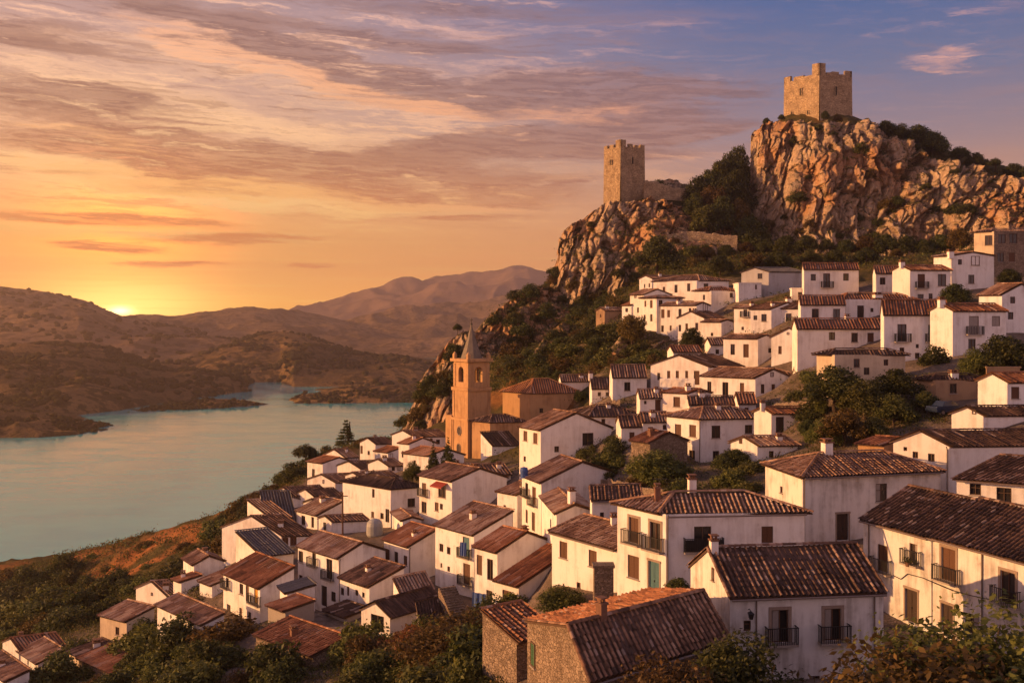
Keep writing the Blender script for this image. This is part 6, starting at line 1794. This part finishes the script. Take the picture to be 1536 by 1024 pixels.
# ground cover: grass tufts and low scrub over all the slopes
def undergrowth():
    rg = np.random.default_rng(77); V, MI = [], []
    pts = []
    regions = [([(0,860),(340,755),(345,800),(300,900),(240,1000),(440,1040),(0,1040)], 3400), ([(340,800),(350,760),(500,665),(620,600),(690,500),(700,560),(600,660),(500,680),(380,800)], 1500),
               ([(700,600),(740,470),(830,380),(905,320),(1110,340),(1130,395),(950,470),(1010,550),(770,580)], 3400), ([(1110,350),(1530,330),(1530,400),(1110,410)], 800), ([(480,960),(740,930),(760,1040),(450,1040)], 900),
               ([(905,690),(1130,690),(1300,600),(1420,600),(1340,720),(1120,740),(920,770)], 700), ([(720,640),(860,590),(880,690),(760,720)], 260), ([(1150,605),(1210,555),(1245,585),(1228,650),(1160,655)], 260), ([(880,600),(960,590),(1000,700),(900,760)], 220), ([(1085,430),(1200,432),(1200,505),(1085,525)], 160), ([(985,500),(1060,500),(1085,560),(985,560)], 180), ([(1330,560),(1420,560),(1420,640),(1360,640)], 120), ([(240,850),(340,840),(450,900),(440,960),(240,940)], 200), ([(1120,300),(1160,190),(1280,188),(1530,270),(1530,340),(1120,370)], 500)]
    for poly, num in regions:
        xs = [p[0] for p in poly]; ys = [p[1] for p in poly]; k = 0; tr_ = 0
        while k < num and tr_ < num * 8:
            tr_ += 1
            px, py = rg.uniform(min(xs), max(xs)), rg.uniform(min(ys), max(ys))
            if not inside(px, py, poly): continue
            h_ = hit(px, py)
            if h_ is None: continue
            if HIT_ROCK[0] and rg.random() < .85: continue
            inf = inside(px, py, FIELD_PX)
            if inf and rg.random() < .55: continue
            pts.append((*h_[0], h_[0].y)); k += 1
    pts = np.array(pts); nq = 24
    n = len(pts) * nq
    c = np.repeat(pts[:, :3], nq, 0); dist = np.repeat(pts[:, 3], nq)
    s = np.repeat(rg.uniform(.35, 1.0, len(pts)), nq) * np.clip(dist / 150, .7, 1.6)
    off = rg.normal(size=(n, 3)) * np.array((.8, .8, .28)) * s[:, None]; off[:, 2] = np.abs(off[:, 2]) + .05
    p = c + off
    nr = rg.normal(size=(n, 3)) + np.array((0, 0, .4)); nr /= np.linalg.norm(nr, axis=1)[:, None]
    a = np.cross(nr, rg.normal(size=(n, 3))); a /= np.linalg.norm(a, axis=1)[:, None]; b = np.cross(nr, a)
    q = (.16 * s * rg.uniform(.6, 1.4, n))[:, None]
    V = np.stack([p - a * q, p - b * q * .55, p + a * q, p + b * q * .55], 1).reshape(-1, 3)
    mi = np.repeat(rg.choice(3, len(pts), p=(.45, .3, .25)), nq)
    o = mesh_np('undergrowth', V, np.arange(4 * n).reshape(n, 4), [M['leafdark'], M['leaf'], M['leafdry']], mi=mi)
    tag(o, 'low scrub and grass tufts covering the slopes', kind='stuff')
undergrowth()
# ------------------------------------------------------------------ small things
def steps():
    """stone stairway climbing between the hut and the three-storey house"""
    p0 = np.array(P(690, 922, 92)); p1 = np.array(P(670, 878, 94.8)); n = 12
    d = p1 - p0; hd = unit(np.array((d[0], d[1], 0))); sd = np.array((hd[1], -hd[0], 0)); up = np.array((0, 0, 1.0))
    m_ = MB()
    for k in range(n):
        c = p0 + d * (k + .5) / n
        m_.box(c - p0 - up * .6, (np.linalg.norm(d[:2]) / n * .5, .85, .6), (hd, sd, up))
    o = m_.build('stone_stairs', [M['stone']], loc=tuple(p0)); tag(o, 'worn stone stairs climbing beside the little whitewashed hut', 'stairs')
steps()
def pole():
    x, y, z = P(514, 800, 136); zt = (HY - 738) / F * y
    m_ = MB(); m_.tube([(0, 0, -1), (0, 0, zt - z)], [.13, .1], 8); m_.box((0, 0, zt - z - .5), (.7, .06, .06))
    o = m_.build('utility_pole', [M['wood']], loc=(x, y, z)); tag(o, 'slim brown utility pole rising from the cottages on the left', 'utility pole')
pole()
def water_tank():
    x, y, z = P(562, 805, 133); R = 1.1
    root = empty('water_tank', (x, y, z), 'round grey water tank standing on a roof below the big plain white house', 'water tank')
    m_ = MB(); n = 16; prof = [(R * .8, 0), (R, .35), (R, 1.5), (R * .9, 1.95), (R * .6, 2.3), (R * .2, 2.45), (.01, 2.47)]
    for i in range(len(prof) - 1):
        for k in range(n):
            a0, a1 = 2 * math.pi * k / n, 2 * math.pi * (k + 1) / n
            (r0, h0), (r1, h1) = prof[i], prof[i + 1]
            m_.poly([(r0 * math.cos(a0), r0 * math.sin(a0), h0), (r0 * math.cos(a1), r0 * math.sin(a1), h0), (r1 * math.cos(a1), r1 * math.sin(a1), h1), (r1 * math.cos(a0), r1 * math.sin(a0), h1)])
    m_.build('tank_body', [M['tank']], root, smooth=True)
    l_ = MB()
    for sx in (-1, 1):
        for sy in (-1, 1): l_.box((sx * .6, sy * .6, -.9), (.1, .1, .92))
    l_.box((0, 0, -.04), (1.0, 1.0, .05)); l_.build('stand', [M['slab']], root)
water_tank()
def barrel():
    x, y, z = P(786, 710, 119)
    m_ = MB(); n = 14
    m_.tube([(0, 0, -.5), (0, 0, 0), (0, 0, .35), (0, 0, .7)], [.4, .44, .5, .42], n); m_.tube([(0, 0, .7), (0, 0, .78)], [.18, .18], 8)
    o = m_.build('water_barrel', [M['blue']], loc=(x, y, z)); tag(o, 'blue water barrel on the roof clutter below the church', 'barrel')
barrel()
def cloth(px, py, w_, h_, D, mat, label, name='towel'):
    x, y, z = P(px, py, D); m_ = MB(); n = 8
    for k in range(n):
        for j in range(4):
            f = lambda a, b: (-w_ / 2 + a * w_ / n, .06 * math.sin(a * 1.9) - .05 - .02 * b, -b * h_ / 4)
            m_.poly([f(k, j), f(k + 1, j), f(k + 1, j + 1), f(k, j + 1)])
    for k in range(n):
        f = lambda a, b: (-w_ / 2 + a * w_ / n, .06 * math.sin(a * 1.9) - .0 - .02 * b, -b * h_ / 4)
        m_.poly([f(k, 0), f(k + 1, 0), f(k + 1, 4), f(k, 4)])
    o = m_.build(name, [M[mat]], loc=(x, y, z), smooth=True); o.rotation_euler = (0, 0, -.5); tag(o, label, name)
cloth(695, 813, .75, 1.4, 105.2, 'blue', 'blue cloth hanging over the upper balcony of the three-storey house')
cloth(719, 889, 1.5, 1.3, 96.2, 'blue', 'blue tarpaulin hung beside the door of the house with tall shutters', 'tarpaulin')
def wall_lamp():
    # on the front wall of the nearest white house
    x0_, y0_ = P(1121, 917, 58.3)[:2]; z = (HY - 917) / F * 58.3; th = rad(7); n = np.array((math.sin(th), -math.cos(th), 0))
    root = empty('wall_lamp', (x0_ + n[0] * .02, y0_ - .12, z), 'small iron lantern on a bracket on the nearest white house', 'wall lamp')
    m_ = MB(); m_.tube([(0, .1, .1), tuple(n * .25 + np.array((0, 0, .28))), tuple(n * .5 + np.array((0, 0, .2)))], [.025] * 3, 5); m_.build('bracket', [M['iron']], root)
    l_ = MB(); c = n * .5
    l_.hexa([c + np.array((a * .09, b * .09, -.25)) for a, b in ((-1, -1), (1, -1), (1, 1), (-1, 1))], [c + np.array((a * .15, b * .15, .08)) for a, b in ((-1, -1), (1, -1), (1, 1), (-1, 1))])
    l_.hexa([c + np.array((a * .18, b * .18, .08)) for a, b in ((-1, -1), (1, -1), (1, 1), (-1, 1))], [c + np.array((a * .03, b * .03, .22)) for a, b in ((-1, -1), (1, -1), (1, 1), (-1, 1))])
    l_.build('lantern', [M['iron']], root)
wall_lamp()
def pots():
    D = 69.6
    for i, (px, py, s, lb) in enumerate([(1362, 849, .30, 'left one of two flower pots on the small balcony over the lane'), (1376, 852, .26, 'right one of two flower pots on the small balcony over the lane')]):
        x, y, z = P(px, py, D)
        root = empty('flower_pot', (x, y, z), lb, 'flower pot')
        m_ = MB(); m_.tube([(0, 0, 0), (0, 0, s * .9), (0, 0, s)], [s * .55, s * .75, s * .8], 10); m_.build('pot', [M['brick']], root)
        V, Q = leaves([((0, 0, s * 1.5), (s * 1.1, s * 1.1, s * .8))], 160, .07, i); mesh_np('foliage', V, Q, M['leaf'], root)
pots()
def antenna(px, yb_, yt_, D, label):
    x, y, z = P(px, yb_, D); h_ = (HY - yt_) / F * D - z
    m_ = MB(); m_.tube([(0, 0, -1.2), (0, 0, h_)], [.035, .03], 5)
    for k in range(5): m_.box((0, 0, h_ - .1 - k * .0), (.6, .02, .02)) if k == 0 else m_.box((-.5 + k * .25, 0, h_ - .1), (.015, .28, .015))
    o = m_.build('aerial', [M['iron']], loc=(x, y, z)); tag(o, label, 'aerial')
antenna(945, 744, 724, 78, 'thin aerial on the roof of the large corner house, left one')
antenna(990, 726, 716, 78, 'short aerial beside the brick chimney of the large corner house')
antenna(868, 705, 690, 121, 'aerial on the ridge of the gable house with the pale balcony')
def parked_car():
    h_ = hit(1421, 618); x, y = P(1421, 612, 103)[:2]; z = ground_z(x, y)
    root = empty('parked_car', (x, y, z), 'small dark car parked under the trees beside the brown mud-coloured house', 'car')
    root.rotation_euler = (0, 0, .3)
    b = MB(); L, W = 2.0, .85
    sec = [(-L, .45, .75), (-L * .96, .35, .9), (-.5 * L, .3, .95), (.0, .3, .97), (.55 * L, .3, .95), (.9 * L, .35, .9), (L, .45, .72)]
    for i in range(len(sec) - 1):
        (xa, za, ta), (xb, zb_, tb) = sec[i], sec[i + 1]
        b.hexa([(xa, -W, za), (xb, -W, zb_), (xb, W, zb_), (xa, W, za)], [(xa, -W * .96, ta), (xb, -W * .96, tb), (xb, W * .96, tb), (xa, W * .96, ta)])
    b.hexa([(-1.25, -W * .92, .95), (.95, -W * .92, .95), (.95, W * .92, .95), (-1.25, W * .92, .95)], [(-.85, -W * .74, 1.42), (.35, -W * .74, 1.42), (.35, W * .74, 1.42), (-.85, W * .74, 1.42)])
    b.build('body', [M['carpaint']], root)
    for s in (-1, 1):
        g = MB(); g.poly([(-1.1, s * W * .915, 1.0), (.78, s * W * .915, 1.0), (.32, s * W * .76, 1.38), (-.8, s * W * .76, 1.38)]); g.build('side_window', [M['glass']], root)
    g = MB(); g.poly([(.97, -W * .85, .99), (.97, W * .85, .99), (.40, W * .7, 1.39), (.40, -W * .7, 1.39)]); g.build('windscreen', [M['glass']], root)
    for sx in (-1.25, 1.25):
        for s in (-1, 1):
            w_ = MB(); w_.tube([(sx, s * (W - .2), .32), (sx, s * (W + .02), .32)], [.32, .32], 14); t_ = w_.build('wheel', [M['rubber']], root)
            r_ = MB(); r_.tube([(sx, s * (W + .0), .32), (sx, s * (W + .04), .32)], [.18, .18], 10); r_.build('rim', [M['pipe']], t_)
    for s in (-1, 1):
        l_ = MB(); l_.box((L * .99, s * .6, .68), (.04, .16, .08)); l_.build('headlight', [M['greyshut']], root)
parked_car()
def cable():
    th = rad(22.6); n = np.array((-math.cos(th), -math.sin(th), 0))
    pts = []
    for (px, py) in [(1340, 862), (1352, 868), (1362, 860), (1385, 866), (1408, 876), (1430, 885), (1460, 893), (1490, 899)]:
        k_ = (px - CX) / F; D0 = 68.3; X0 = (1397 - CX) / F * D0; l = np.array((-math.sin(th), math.cos(th)))
        u = (k_ * D0 - X0) / (l[0] - k_ * l[1]); y = D0 + l[1] * u
        pts.append(np.array((X0 + l[0] * u, y, (HY - py) / F * y)) + n * .06)
    m_ = MB(); m_.tube([p - pts[0] for p in pts], [.028] * len(pts), 5)
    o = m_.build('cable', [M['iron']], loc=tuple(pts[0])); tag(o, 'dark cable sagging along the fronts of the houses on the lane', 'cable')
cable()
def parasol_tree():
    x, y, z = P(905, 894, 78)
    zt = (HY - 845) / F * 78 - z
    root = empty('stone_pillar', (x, y, z), 'rubble stone pillar wall standing left of the large corner house', 'wall')
    V = MB()
    V.box((0, 0, zt / 2 - .6), (.75, .5, zt / 2 + .4)); V.box((0, 0, zt - .1), (.85, .6, .1)); V.build('pillar', [M['stone']], root)
parasol_tree()

# ------------------------------------------------------------------ air
def haze():
    m = bpy.data.materials.new('haze_air'); m.use_nodes = True
    t = NT(m.node_tree)
    v = t.n('ShaderNodeVolumePrincipled')
    v.inputs['Color'].default_value = (1.0, 0.78, 0.70, 1)
    v.inputs['Density'].default_value = HAZE
    v.inputs['Anisotropy'].default_value = 0.65
    o = t.n('ShaderNodeOutputMaterial'); t.t.links.new(v.outputs[0], o.inputs['Volume'])
    m_ = MB()
    x0, x1, y0, y1, z0, z1 = -9000, 9000, -60, 7100, -1100, 330
    m_.hexa([(x0, y0, z0), (x1, y0, z0), (x1, y1, z0), (x0, y1, z0)], [(x0, y0, z1), (x1, y0, z1), (x1, y1, z1), (x0, y1, z1)])
    o = m_.build('haze', [m]); tag(o, 'thin warm evening haze over the lake and hills', kind='stuff')
HAZE = 1.7e-4
haze()
